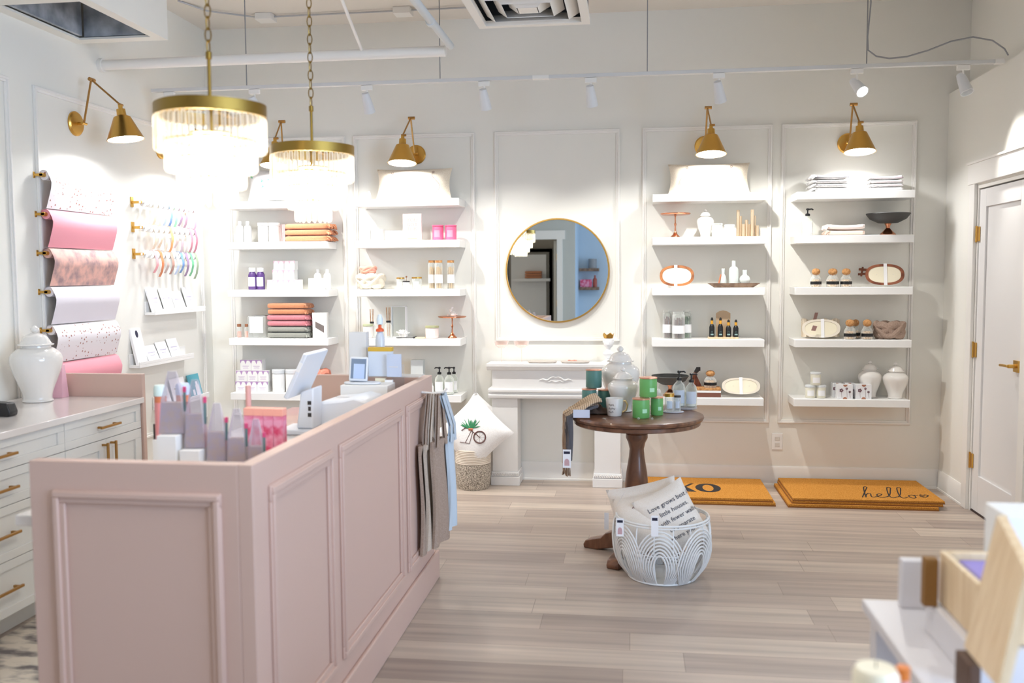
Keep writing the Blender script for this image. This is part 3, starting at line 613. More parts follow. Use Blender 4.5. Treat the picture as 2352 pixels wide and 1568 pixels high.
for a, b, s in ((544, 555, 'left'), (562, 573, 'right')):
    cx, w, h = span(a, b, 744, YM, z); o = T('cork_vial', '%s of the two tiny glass vials with brown corks' % s, 'vial', (cx, YM, z+EPS), 0, 'tiny corked vials'); R = w/2
    obj('glass_vial', G().lathe([(0, 0), (R, 0), (R, h*.7), (R*.7, h*.8), (0, h*.8)], 16), GLASS, o); obj('cork', G().cyl(R*.8, h*.8, h, 14), CORKD, o); obj('filling', G().cyl(R*.85, .001, h*.45, 14), PEACH, o)
cx, w, h = span(575, 616, 726, YM, z); o = T('glass_canister', 'square glass canister with a white card tied on its front', 'canister', (cx, YM, z+EPS))
obj('glass_body', G().bb(-w/2, w/2, -.045, .045, 0, h), GLASS, o, .006); obj('card', G().bb(-w*.4, w*.36, -.049, -.0465, h*.22, h*.97), LAB, o, .001, 'white card'); obj('lid', G().bb(-w*.3, w*.45, -.04, .04, h+.0004, h+.006), GREY, o, .002)
cx, w, h = span(624, 714, 695, YM, z)
tc6 = [(SAGEC, 'sage grey'), (SAGEC, 'sage grey'), (PINKC, 'rose pink'), (PINKC, 'rose pink'), (ORANGE, 'rust'), (ORANGE, 'rust')]
for i, (m, nme) in enumerate(tc6): towel('%s fringed folded towel, %s of its colour pair, in the six-towel stack' % (nme, 'lower' if i % 2 == 0 else 'upper'), cx, YM-.01, z+EPS+i*h/6, w*(1, .98, .99, 1, .96, .97)[i], .17, h/6-.0004, m, .012, grp='six stacked fringed towels')
cx, w, h = span(721, 752, 718, YM, z); o = T('gift_carton', 'tall white carton with dark slanted window and ribbed right side', 'box', (cx, YM, z+EPS), radians(12))
obj('carton', G().bb(-w/2, w/2, -.05, .05, 0, h), WHITE, o, .0015)
obj('lid', G().bb(-w/2-.001, w/2+.001, -.051, .051, h*.8, h+.001), WHITE, o, .001)
obj('window', G().prism([(-w*.3, h*.66), (w*.3, h*.48), (w*.3, h*.2), (-w*.3, h*.42)], -.0515, -.0495), mat('window_taupe', (118, 108, 104), .5), o, lab='dark slanted window')
z = ZS[4]
x_l = PX(547, YM, z+.05); x_r = PX(621, YM, z+.05); bw = (x_r-x_l)/3; bh = (PZ(825, -2.7, YM)-z)/3
k = 0
for row, off, n_ in ((0, 0, 3), (1, .1, 3), (2, .55, 2)):
    for i in range(n_): cube('white carton with lilac scallops, %s row, %s' % (['bottom', 'middle', 'top'][row], (nm[i] if n_ == 3 else ['left one', 'right one'][i])), x_l+bw*(i+.5+off*.9), YM-.01, z+EPS+row*bh, bw-.0015, bh-.0006, .075, LABP, 'lilac-trimmed cartons')
candle('white_jar', 'left of the two tall white lidded jars '+at(0, 4), 626, 655, 848, YM-.02, z, WHITE, mat('pale_cap', (226, 230, 232), .4), LAB, 'tall white jars', 'jar')
candle('white_jar', 'right tall white lidded jar '+at(0, 4)+' behind the till', 657, 686, 848, YM-.02, z, WHITE, MC['pale_cap'], LAB, 'tall white jars', 'jar')
cx, w, h = span(694, 755, 833, YM, z); headwrap('salmon knotted headband beside the far-left column\'s tall white jars', cx, YM, z, w, h*.85, SALMON)
# ================================================================== COLUMN 2
def script_art(o, wr, col=None):
    for s in (-1, 1):
        g = G(); g.tube([wr((s*(.17+.03*sin(t*.7)), 0, -.08+.02*t)) for t in range(8)]+[wr((s*.15+.008*cos(t*.9), 0, .07+.008*sin(t*.9))) for t in range(7)], .0012, 5)
        obj('printed_script', g, mat('faint_brown_ink', (150, 120, 110), .8), o, lab='faint brown script print')
z = ZS[0]
cx, w, h = span(864, 1038, 387, YM+.01, z); pillow('lumbar_pillow', 'long cream lumbar pillow on the top shelf just left of the mirror', w, h*1.02, .06, MX(cx, YM+.02, z+h*.5+.003, rx=-12), LINEN, script_art)
vase('bud_vase', 'tiny white bead left of the long pillow '+at(1, 0), 843, 852, 440, YM, z, [(.9, .0), (1, .5), (.5, 1), (0, 1)], cat='ornament')
z = ZS[1]
pkg('small_carton', 'left of two small white cartons with a pink dot '+at(1, 1), 'box', 828, 853, 527, YM, z, WHITE, .06, 'small white cartons', None, LABR)
pkg('small_carton', 'right of two small white cartons with a pink dot '+at(1, 1), 'box', 855, 881, 527, YM, z, WHITE, .06, 'small white cartons', None, LABR)
pkg('long_carton', 'low white carton with pink printed lines left of the pink card', 'box', 888, 930, 530, YM, z, WHITE, .06, None, None, LABR)
cx, w, h = span(926, 969, 491, YM-.03, z); o = T('greeting_sign', 'pale pink card reading YOU GOT THIS standing on the second shelf', 'sign', (cx, YM-.03, z+EPS))
obj('card', G().bb(-w/2, w/2, -.008, .008, 0, h), mat('blush_card', (250, 226, 218), .7), o, .001)
obj('lettering', G().text('YOU\nGOT\nTHIS', .036, TM(0, -.0088, h*.70), sp=.9), mat('soft_rose_ink', (232, 178, 168), .7), o)
obj('gold_line', G().bb(-w*.25, w*.25, -.009, -.008, h*.05, h*.08), mat('gold_ink', (232, 196, 120), .5), o)
for a, b, s in ((993, 1019, 'left'), (1022, 1049, 'right')): candle('tin_candle', '%s of the two hot pink tins %s' % (s, at(1, 1)), a, b, 517, YM-.01, z, PINKTIN, PINKTIN, mat('pink_tin_label', (244, 150, 170), .5), 'hot pink tins', lidh=.1, wrap=.5)
z = ZS[2]
cx, w, h = span(822, 883, 612, YM, z); headwrap('cream knotted headband '+at(1, 2), cx, YM, z, w, h*.72, KNITC)
hw = headwrap('peach scrunchie tucked on top of the cream knotted headband', cx-.02, YM, z+h*.70, w*.6, h*.34, PEACH, .08, 'scrunchie'); hw.name = 'hair_scrunchie'
candle('candle_jar', 'gold-lidded glass candle left of the tiny dark jar '+at(1, 2), 911, 929, 637, YM, z, GLASS, GOLD, LAB, 'gold-lidded candles', lidh=.14)
candle('candle_jar', 'tiny dark-lidded jar between two gold-lidded candles', 925, 941, 645, YF, z, WHITE, DARK, LAB)
candle('candle_jar', 'gold-lidded glass candle right of the tiny dark jar '+at(1, 2), 946, 969, 636, YM, z, GLASS, GOLD, LAB, 'gold-lidded candles', lidh=.14)
g = G(); cxv = PX(931, YM+.03, z+.1)
S('dried_flower', 'tiny brown dried bloom standing behind the gold-lidded candles', 'flower', G().tube([(0, 0, 0), (0, 0, .085)], .0012, 5).lathe([(0, .08), (.006, .083), (.007, .09), (0, .095)], 10), CORKD, (cxv, YB, z+EPS))
for a, b, s in ((984, 1000, 'left'), (999, 1017, 'middle'), (1027, 1044, 'right')): matchjar('%s of three cork-lidded bottles of matches %s' % (s, at(1, 2)), a, b, 598, YM if s != 'middle' else YF+.005, z, 'cork-lidded match bottles')
z = ZS[3]
candle('candle_jar', 'short candle with pale green lid at the left end '+at(1, 3), 834, 857, 744, YM-.02, z, mat('milky_jar', (240, 232, 226), .3), mat('sage_lid', (190, 196, 158), .4), None)
def diffuser(lab, l, r, t, Y, z):
    cx, w, h = span(l, r, t, Y, z); R = w/2; o = T('reed_diffuser', lab, 'reed diffuser', (cx, Y, z+EPS), 0, 'reed diffusers')
    obj('glass_bottle', G().lathe([(0, 0), (R, 0), (R, h*.4), (R*.45, h*.5), (0, h*.5)], 20), GLASS, o)
    obj('collar', G().cyl(R*.62, h*.5, h*.56, 16), BLACK, o)
    g = G()
    for i in range(5): g.tube([(R*.3*cos(i*1.3), R*.3*sin(i*1.3), h*.05), (R*.6*cos(i*1.3), R*.6*sin(i*1.3), h)], .0016, 5)
    obj('reeds', g, CORK, o)
diffuser('reed diffuser with black collar left of the glass frame, left one', 847, 862, 710, YM+.02, z)
diffuser('reed diffuser with black collar left of the glass frame, right one', 884, 901, 706, YM+.02, z)
cx, w, h = span(899, 934, 703, YB, z); o = T('glass_picture_frame', 'upright clear glass frame box behind the white coral', 'frame', (cx, YB+.01, z+EPS), radians(-6))
obj('frame_edge', G().bb(-w/2, -w/2+.004, -.02, .02, 0, h).bb(w/2-.004, w/2, -.02, .02, 0, h).bb(-w/2, w/2, -.02, .02, h-.004, h).bb(-w/2, w/2, -.02, .02, 0, .004), LAB, o)
obj('pane', G().bb(-w/2+.004, w/2-.004, -.002, .002, .004, h-.004), GLASS, o)
cx, w, h = span(905, 944, 752, YM-.02, z); g = G(); rr = random.Random(5)
for i in range(22):
    a = rr.uniform(0, 2*pi); q = rr.uniform(.2, 1); e = (w/2*cos(a)*q, .03*sin(a)*q, .008+(h-.012)*(1-.6*q)); g.tube([(e[0]*.2, e[1]*.2, .008), (e[0]*.6, e[1]*.6, e[2]*.8+.004), e], [.006, .006, .003], 6)
S('coral_ornament', 'white branching coral ornament '+at(1, 3), 'ornament', g, CER, (cx, YM-.03, z+EPS))
o = T('wick_trimmer', 'black wick trimmer lying in front of the coral', 'wick trimmer', (PX(940, YF, z), YF-.015, z+EPS+.004), radians(4))
obj('handles', G().tube([(-.07+.02*cos(a), .012*sin(a), .0) for a in [i*pi/6 for i in range(12)]], .0028, 6, True).tube([(-.05, 0, 0), (.03, .004, 0)], .003, 6), BLACK, o); obj('blade', G().tube([(.03, .004, 0), (.055, 0, .006)], .006, 8), BLACK, o)
S('soap_slice', 'pale orange soap slice lying flat right of the wick trimmer', 'soap', G().box(0, 0, .004, .07, .035, .008), mat('soap_orange', (250, 222, 176), .5), (PX(966, YF, z), YF, z+EPS), bev=.003)
candle('candle_jar', 'wide blush candle with speckled green-gold lid '+at(1, 3), 977, 1008, 748, YM-.03, z, mat('blush_jar', (246, 228, 220), .3), mat('speckled_lid', (196, 196, 150), .35, .3), LAB)
cakestand('copper cake stand carrying a white rabbit '+at(1, 3), 1007, 1071, 726, YM, z)
cx, w, h = span(1020, 1058, 700, YM, z); zz = PZ(726, cx, YM); hh = .055
o = T('rabbit_figurine', 'small white ceramic rabbit on the copper cake stand', 'figurine', (PX(1038, YM, zz), YM, zz+.0008))
obj('body', G().lathe([(0, 0), (.022, .001), (.026, .012), (.02, .028), (.012, .036), (0, .038)], 20, c=(.01, 0, 0)).lathe([(0, .028), (.010, .031), (.0125, .04), (.009, .05), (0, .053)], 16, c=(-.008, -.002, 0)).lathe([(0, 0), (.008, .002), (.009, .01), (0, .016)], 12, c=(-.03, 0, 0)).lathe([(0, .0), (.008, .004), (.008, .012), (0, .017)], 12, c=(.034, 0, .004)), CER, o)
obj('ear', G().tube([(-.006, -.003, .048), (.002, -.003, .062), (.004, -.003, .07)], [.004, .0045, .001], 8), CER, o); obj('ear', G().tube([(-.004, .004, .048), (.006, .004, .06), (.01, .004, .068)], [.004, .0045, .001], 8), CER, o)
z = ZS[4]; PYG = 852
while PZ(PYG, -1.4, YM)-z > .072: PYG += .5
pkg('grey_cube_carton', 'topmost of the three pale grey cube cartons '+at(1, 4), 'box', 946, 974, 826, YM, z+.0735, mat('pale_grey_card', (212, 216, 214), .6), .065, 'pale grey cube cartons')
pkg('grey_cube_carton', 'lower left of the three pale grey cube cartons '+at(1, 4), 'box', 936, 958, PYG, YM, z, MC['pale_grey_card'], .065, 'pale grey cube cartons')
pkg('grey_cube_carton', 'lower right of the three pale grey cube cartons '+at(1, 4), 'box', 961, 986, PYG, YM, z, MC['pale_grey_card'], .065, 'pale grey cube cartons')
cx = PX(882, YM, z+.05); S('serving_board', 'round-ended wooden board lying behind the counter '+at(1, 4), 'board', G().prism(oval(.20, .07, 32), 0, .012, 'z').tube([(-.17, 0, .05), (.17, 0, .05)], .002, 4), PINE, (cx, YM, z+.04+EPS))
S('carton_riser', 'low white carton under the wooden board on the lowest shelf', 'box', G().box(0, 0, .02, .26, .1, .0395), WHITE, (cx, YM, z+EPS), bev=.001)
pump('soap dispenser, left of the three '+at(1, 4), 999, 1020, 842, YM-.03, z, 'clear soap dispensers left of the mantel', side=1)
pump('soap dispenser, front middle of the three '+at(1, 4), 1021, 1043, 842, YF, z, 'clear soap dispensers left of the mantel')
pump('soap dispenser, right rear of the three '+at(1, 4), 1034, 1052, 842, YB, z, 'clear soap dispensers left of the mantel')
bottle('small_tube', 'slim white tube standing left of the soap dispensers', 988, 996, 880, YM-.05, z, WHITE, WHITE)
# ================================================================== MIRROR + MANTEL
o = T('round_mirror', 'round wall mirror with a thin brass rim above the mantel', 'mirror', (-.532, YW-.001, 1.535)); B = Matrix.Rotation(pi/2, 4, 'X')
obj('brass_rim', G().lathe([(.366, 0), (.376, 0), (.378, .015), (.374, .03), (.366, .03), (.364, .015), (.366, 0)], 96, M=B), GOLD, o, lab='brass rim')
obj('mirror_glass', G().lathe([(0, .0), (.3655, .0), (.3655, .018), (0, .018)], 96, M=B), MIRR, o)
MWH = mat('mantel_white', (236, 234, 231), .4)
mf = YW-.235; mt = T('mantelpiece', 'white carved wooden mantelpiece under the round mirror', 'mantel', (-.53, YW, 0))
for s in (-1, 1):
    a = obj('pilaster', G().bb(-.092, .092, -.21, -.02, .10, .63), MWH, mt, .003); a.location.x = s*.365
    q = obj('plinth', G().bb(-.105, .105, -.225, -.02, 0, .065).bb(-.099, .099, -.218, -.02, .065, .10), MWH, a, .004)
    g = G()
    for i in range(16): g.tube([(-.1+.2*(i+.2)/16, -.221, .072), (-.1+.2*(i+.9)/16, -.221, .088)], .005, 6)
    obj('rope_moulding', g, MWH, a)
obj('lintel', G().bb(-.455, .455, -.21, -.02, .70, .83), MWH, mt, .002)
obj('lower_moulding', G().prism([(-.235, .632), (-.24, .64), (-.24, .655), (-.222, .662), (-.222, .672), (-.24, .68), (-.24, .692), (-.225, .70), (-.02, .70), (-.02, .632)], -.48, .48, 'x'), MWH, mt)
obj('top_shelf', G().prism([(-.215, .83), (-.235, .842), (-.24, .855), (-.25, .86), (-.25, .878), (-.02, .878), (-.02, .83)], -.49, .49, 'x'), MWH, mt)
g = G()
for s in (-1, 1):
    g.tube([(s*x, -.213, .765+zz) for x, zz in ((0, .016), (.02, .02), (.04, .012), (.055, -.002), (.07, -.004), (.09, .004), (.105, .0), (.118, -.006))], [.006, .007, .007, .006, .007, .006, .004, .002], 8)
    g.tube([(s*x, -.213, .765+zz) for x, zz in ((.015, -.012), (.03, -.006), (.045, -.014), (.06, -.016))], [.003, .004, .004, .002], 6)
g.tube([(-.015, -.213, .755), (0, -.213, .75), (.015, -.213, .755)], .005, 6)
obj('carved_applique', g, MWH, mt, lab='carved scroll ornament')
ZM = .878; YT = YW-.14
def coupe(l, r, t, lab):
    cx, w, h = span(l, r, t, YT, ZM); R = w/2; o = T('coupe_glass', lab, 'glass', (cx, YT, ZM+EPS), 0, 'pink coupe glasses')
    obj('bowl', G().lathe([(0, h*.66), (R*.3, h*.67), (R*.8, h*.78), (R, h), (R*.96, h), (R*.76, h*.8), (R*.28, h*.7), (0, h*.69)], 32), GLASSP, o)
    obj('stem', G().lathe([(0, 0), (R*.62, .0), (R*.6, .002), (.004, .006), (.0025, h*.3), (.003, h*.655), (0, h*.655)], 24), GLASSP, o)
coupe(1135, 1169, 783, 'pink coupe glass at the far left of the mantel'); coupe(1180, 1216, 783, 'pink coupe glass, second from the left on the mantel')
for a, b, lab, st in ((1212, 1279, 'left of the two small oval grey trays on the mantel', 0), (1288, 1354, 'right of the two small oval grey trays, with coral beads', 1)):
    cx, w, h = span(a, b, 826, YT, ZM); o = T('oval_tray', lab, 'tray', (cx, YT, ZM+EPS), 0, 'small oval trays')
    obj('dish', G().prism(oval(w/2*.92, .045), 0, .006, 'z').prism(oval(w/2, .052), .0061, .014, 'z'), mat('tray_taupe', (196, 186, 176), .6), o, .001)
    if st: obj('coral_beads', G().tube([(-.05+.01*i, .015*sin(i*1.7), .018) for i in range(7)], .0035, 6), PEACH, o)
cx, w, h = span(1383, 1412, 769, YT, ZM); o = T('crowned_bust', 'small white bust statuette wearing a gold crown on the mantel', 'statuette', (cx, YT, ZM+EPS))
obj('bust', G().lathe([(0, 0), (.05, 0), (.048, .012), (.03, .02), (.018, .03), (.02, .045)], 28).lathe([(.018, .04), (.036, .055), (.04, .07), (.022, .085), (.015, .10), (.017, .108), (.028, .118), (.034, .135), (.035, .155), (.03, .172), (.018, .185), (0, .188)], 28).lathe([(0, .13), (.008, .134), (.006, .15), (0, .155)], 10, c=(0, -.034, 0)).lathe([(0, .14), (.007, .148), (.005, .16), (0, .163)], 8, c=(.034, 0, 0)).lathe([(0, .14), (.007, .148), (.005, .16), (0, .163)], 8, c=(-.034, 0, 0)).tube([(.03*cos(a), .03*sin(a)+.006, .165) for a in [i*pi/8 for i in range(16)]], .008, 8, True), mat('matte_plaster', (240, 240, 240), .6), o)
g = G(); N = 30
v = [(.032*cos(2*pi*i/N)*q, .032*sin(2*pi*i/N)*q, zc) for q, zc in ((1, .178), (.92, .178)) for i in range(N)]
v += [(.04*cos(2*pi*i/N)*q, .04*sin(2*pi*i/N)*q, .198+(.016*abs(((i % 6)-3)/3))) for q in (1, .93) for i in range(N)]
g.add(v, [(i, (i+1) % N, 2*N+(i+1) % N, 2*N+i) for i in range(N)]+[(N+i, N+(i+1) % N, 3*N+(i+1) % N, 3*N+i) for i in range(N)]+[(2*N+i, 2*N+(i+1) % N, 3*N+(i+1) % N, 3*N+i) for i in range(N)]+[(i, (i+1) % N, N+(i+1) % N, N+i) for i in range(N)])
obj('crown', g, GOLD, o, lab='gold crown')
# ================================================================== COLUMN 3
z = ZS[0]
cx, w, h = span(1534, 1723, 375, YM+.01, z); pillow('lumbar_pillow', 'long cream lumbar pillow on the top shelf just right of the mirror', w, h*1.02, .06, MX(cx, YM+.02, z+h*.5+.003, rx=-12), LINEN, script_art)
z = ZS[1]
cakestand('empty copper cake stand '+at(2, 1), 1516, 1586, 490, YM, z)
ginger('slim white ginger jar beside the empty copper cake stand', 1600, 1640, 480, YM, z)
candle('candle_jar', 'left of two glass candles '+at(2, 1), 1635, 1660, 513, YF, z, mat('milky_white_jar', (240, 240, 236), .3), GLASS, LAB, 'milky glass candles')
candle('candle_jar', 'right of two glass candles '+at(2, 1), 1663, 1688, 516, YF, z, MC['milky_white_jar'], GLASS, LAB, 'milky glass candles')
CHAMP = mat('champagne_metal', (222, 200, 170), .3, .6)
def tubes(lab, cx, w, hs):
    o = T('cylinder_candlestick', lab, 'candlestick', (cx, YM, z+EPS), 0, 'champagne metal tube candle holders'); n_ = len(hs)
    for i, h in enumerate(hs):
        R = w/n_/2*1.25; a = i*2.4; obj('tube', G().lathe([(0, 0), (R, 0), (R, h), (R*.8, h), (R*.8, h-.01), (0, h-.01)], 14, c=(-w/2+w*(i+.5)/n_, .02*sin(a), 0)), CHAMP, o)
hz = lambda py: PZ(py, .8, YM)-z
tubes('champagne metal tube candle holder, left of the pair '+at(2, 1), PX(1701, YM, z+.1), .052, [hz(482), hz(496), hz(515)])
tubes('champagne metal tube candle holder, right of the pair '+at(2, 1), PX(1727, YM, z+.1), .09, [hz(505), hz(515), hz(482), hz(495), hz(518)])
z = ZS[2]
doughbowl('oval wooden dough-bowl candle with white ribbon '+at(2, 2), 1515, 1594, 612, YM-.02, z, BOWLW, x_r=-.008)
cx, w, h = span(1626, 1744, 650, YM-.02, z); o = S('wooden_tray', 'shallow wooden tray holding three white vases', 'tray', G().add([(i*w/2*.74, j*.045, 0) for i, j in ((-1, -1), (1, -1), (1, 1), (-1, 1))]+[(i*w/2, j*.065, h) for i, j in ((-1, -1), (1, -1), (1, 1), (-1, 1))]+[(i*w/2*.93, j*.055, h) for i, j in ((-1, -1), (1, -1), (1, 1), (-1, 1))]+[(i*w/2*.72, j*.04, .01) for i, j in ((-1, -1), (1, -1), (1, 1), (-1, 1))], [(0, 1, 2, 3)]+[(i, (i+1) % 4, 4+(i+1) % 4, 4+i) for i in range(4)]+[(4+i, 4+(i+1) % 4, 8+(i+1) % 4, 8+i) for i in range(4)]+[(8+i, 8+(i+1) % 4, 12+(i+1) % 4, 12+i) for i in range(4)]+[(12, 13, 14, 15)]), TRAYW, (cx, YM-.02, z+EPS))
zt = z+.012; JAD = mat('celadon_white', (226, 234, 230), .3)
vase('bud_vase', 'short tapered white vase, leftmost in the wooden tray', 1652, 1670, 618, YM-.02, zt, [(.75, 0), (.9, .2), (.7, .55), (.38, .7), (.45, 1), (.3, 1), (.25, .7), (0, .6)], JAD, grp='white tray vases')
vase('bud_vase', 'tall straight white vase in the middle of the wooden tray', 1674, 1696, 600, YM-.02, zt, [(.95, 0), (1, .1), (1, .62), (.7, .76), (.42, .8), (.4, 1), (.3, 1), (.28, .8), (0, .7)], JAD, grp='white tray vases')
vase('bud_vase', 'squat round white vase, rightmost in the wooden tray', 1698, 1723, 621, YM-.02, zt, [(.6, 0), (.95, .25), (1, .42), (.75, .62), (.42, .7), (.42, 1), (.32, 1), (.3, .7), (0, .6)], JAD, grp='white tray vases')
xx = PX(1650, YF, z+.05); S('terracotta_stick', 'slim terracotta stick leaning on the leftmost tray vase', 'stick', G().tube([(0, -.01, 0), (.018, .004, .075)], .005, 8), mat('terracotta', (214, 130, 90), .7), (xx, YF+.012, zt+.003))
z = ZS[3]
for a, b, t_, y, s, c_ in ((1522, 1544, 713, YM+.02, 'left', (120, 80, 70)), (1544, 1573, 716, YF, 'front middle', (104, 70, 62)), (1566, 1588, 713, YB-.02, 'right rear', (120, 150, 110))):
    m_ = matchjar('glass bottle of %s sticks, %s of the three %s' % ('green' if s[0] == 'r' else 'brown', s, at(2, 3)), a, b, t_, y, z, 'glass incense bottles', GLASS, (c_, c_))
o = T('dropper_display', 'light wooden display stand holding four black dropper bottles', 'display stand', (PX(1661, YM-.02, z), YM-.02, z+EPS)); w = .205
obj('base', G().bb(-w/2, w/2, -.03, .045, 0, .012), PINE, o, .001)
obj('back_board', G().prism([(-.048, .012), (.05, .012), (.05, .175), (.025, .19), (0, .195), (-.025, .19), (-.048, .175)], .02, .028), mat('kraft_board', (204, 176, 142), .7), o)
for s in (-.0265, .0265): obj('divider', G().bb(s-.0025, s+.0025, .0, .018, .012, .06), CORK, o)
for i, px in enumerate((1635, 1654.5, 1673, 1690)):
    x = PX(px, YM-.03, z+.05); hh = (.135, .135, .12, .12)[i]; q = T('dropper_bottle', 'black dropper bottle with amber collar, %s in the wooden stand' % ['leftmost', 'second from left', 'third from left', 'rightmost'][i], 'bottle', (x, YM-.032, z+.0132+EPS), 0, 'black dropper bottles')
    obj('bottle_body', G().lathe([(0, 0), (.017, 0), (.018, .004), (.018, hh*.5), (.013, hh*.62), (.008, hh*.66), (0, hh*.66)], 20), BLACK, q)
    obj('collar', G().cyl(.009, hh*.66, hh*.84, 14), mat('amber_collar', (232, 168, 52), .4), q, lab='amber collar')
    obj('dropper', G().lathe([(0, hh*.84), (.009, hh*.84), (.009, hh*.92), (.004, hh), (0, hh)], 12, M=Matrix.Shear('XY', 4, (-.12*0, 0))), BLACK, q)
    obj('paper_label', G().tube([(-.006+.002*k, -.0184, .036+.005*((k % 2)*2-1)) for k in range(7)], .0009, 4).bb(-.010, .010, -.0188, -.0176, .012, .022), mat('mint_ink', (150, 180, 176), .6), q)
z = ZS[4]
footbowl('black footed bowl on a copper stem behind the table\'s soap dispensers', 1496, 1582, 862, YM, z)
o = T('gift_crate', 'low wood and white box under the corked jar', 'box', (PX(1626, YM, z), YM, z+EPS)); obj('box_body', G().bb(-.083, .083, -.06, .06, 0, .03), mat('brown_box', (122, 74, 58), .6), o, .002)
obj('white_layer', G().bb(-.0835, .0835, -.0605, .0605, .0305, .045), WHITE, o, .001); obj('wooden_top', G().bb(-.084, .084, -.061, .061, .0455, .062), CORK, o, .002)
corkjar('single corked bath salt jar standing on the low box', 1617, 1646, 850, YM, z+.062)
o = T('shaving_brush', 'dark wooden brush leaning behind the corked jar', 'brush', (PX(1601, YM+.02, z+.1), YM+.02, z+.0625+EPS)); obj('handle', G().tube([(-.02, 0, .005), (-.02, 0, .06), (-.012, .0, .10)], [.012, .010, .013], 10), BOWLD, o); obj('bristles', G().tube([(-.012, 0, .10), (.005, 0, .125), (.022, 0, .125)], [.013, .017, .014], 10), DARK, o); obj('wedge', G().prism([(-.035, 0), (.035, 0), (-.005, .085), (-.03, .085)], .012, .02), BOWLD, o)
doughbowl('whitewashed dough-bowl candle tied with a ribbon on the lowest right-of-mirror shelf', 1658, 1746, 872, YM-.03, z, mat('whitewash_wood', (236, 226, 208), .5), x_r=0., tilt=22)
# ================================================================== COLUMN 4
z = ZS[0]
for l_, r_, t_, m_, tr_, gp, nmn, fr in ((1868, 1945, 402, WHITEC, mat('charcoal_trim', (88, 88, 102), .9), 'dark-trimmed towels', 'charcoal-trimmed white', -.04), (1992, 2068, 404, WHITEC, mat('mauve_trim', (196, 170, 186), .9), 'mauve-trimmed towels', 'mauve-trimmed white', -.02)):
    cx, w, h = span(l_, r_, t_, YM, z)
    for i in range(4): towel('%s towel, %s in its stack of four' % (nmn, ['lowest', 'second up', 'third up', 'topmost'][i]), cx, YM, z+EPS+i*h/4.4, w, .17, h/4.4-.0004, m_, fr, tr_, gp, sag=.01 if i == 3 else .0)
z = ZS[1]
pump('soap dispenser standing alone on the second shelf of the far-right column', 1842, 1867, 478, YM-.02, z, side=-1)
cx, w, h = span(1898, 1982, 514, YM-.01, z)
for i in range(2): towel('blush folded towel, %s of the two beside the lone soap dispenser' % ['lower', 'upper'][i], cx, YM, z+EPS+i*h/2.3, w, .16, h/2.3-.0004, mat('blush_cloth%d' % i, ((222, 198, 182), (244, 228, 220))[i], .95, sheen=.2), -.02, grp='blush towels', sag=.008*i)
footbowl('black footed bowl with copper foot on the second shelf, far-right column', 1989, 2090, 490, YM, z)
z = ZS[2]
for a, b, s in ((1861, 1887, 'left'), (1898, 1927, 'middle'), (1930, 1957, 'right')): corkjar('corked bath salt jar, %s of the three %s' % (s, at(3, 2)), a, b, 616, YF+.01, z, 'corked bath salt jars on the middle shelf')
o = doughbowl('red-brown dough-bowl candle with white ribbon '+at(3, 2), 1986, 2076, 609, YM-.02, z, BOWLD, x_r=.004)
S('cinnamon_sticks', 'short brown twigs bundled left of the red-brown dough bowl', 'twigs', G().tube([(-.03, 0, .02), (.02, 0, .022)], .008, 7).tube([(-.025, 0, .055), (.03, .0, .05)], .009, 7).tube([(-.01, 0, .006), (.0, 0, .07)], .007, 7), BOWLD, (PX(1984, YB, z+.1), YB+.03, z+.065))
z = ZS[3]
doughbowl('cream dough-bowl candle with linen ruffle and brown tags', 1841, 1929, 736, YM-.03, z, MC['whitewash_wood'], x_r=.01)
o = S('linen_cloth', 'ruffled cream linen cloth draped behind the cream dough bowl', 'cloth', G().sheet(lambda u, v: (-.13+.26*u, .012*sin(u*40)*(1-v*.5)+.01*v, .005+v*(.125+.006*sin(u*23))), 60, 6, .003), LINEN, (PX(1886, YB, z+.05), YB+.02, z+EPS))
S('paper_tag', 'brown paper tag sticking up above the cream dough bowl', 'tag', G().prism([(-.018, 0), (.004, 0), (.018, .06), (-.004, .06)], 0, .0015), mat('mauve_brown_card', (156, 120, 112), .7), (PX(1874, YM+.02, z+.15), YM+.035, z+.118))
S('paper_tag', 'small brown square tag hanging on the front of the cream dough bowl', 'tag', G().prism([(-.02, -.016), (.008, -.02), (.02, .012), (-.008, .018)], 0, .0015), MC['mauve_brown_card'], (PX(1870, YF-.03, z+.07), YM-.082, z+.078))
for a, b, s, y in ((1938, 1966, 'front left', YF), (1954, 1976, 'rear', YB), (1978, 2005, 'front right', YF)): corkjar('corked bath salt jar, %s of the three %s' % (s, at(3, 3)), a, b, 733, y, z, 'corked bath salt jars on the fourth shelf')
cx, w, h = span(2008, 2077, 735, YM, z); headwrap('brown knit knotted headband '+at(3, 3), cx, YM, z, w, h, KNITB)
z = ZS[4]; JAR = mat('soft_cream_jar', (232, 228, 210), .3)
a1 = candle('candle_jar', 'cream candle jar, lower left of the three stacked '+at(3, 4), 1849, 1873, 884, YM-.03, z, JAR, MC['pale_cap'], LAB, 'stacked cream candle jars', wrap=.75)
a2 = candle('candle_jar', 'cream candle jar, lower right of the three stacked '+at(3, 4), 1874, 1897, 884, YM-.03, z, JAR, MC['pale_cap'], LAB, 'stacked cream candle jars', wrap=.75)
hb = PZ(884, PX(1873, YM-.03, z), YM-.03)-z
candle('candle_jar', 'cream candle jar on top of the two others '+at(3, 4), 1861, 1886, 854, YM-.03, z+hb+.0008, JAR, MC['pale_cap'], LAB, 'stacked cream candle jars', wrap=.75)
FB = mat('floral_box_white', (240, 240, 242), .6)
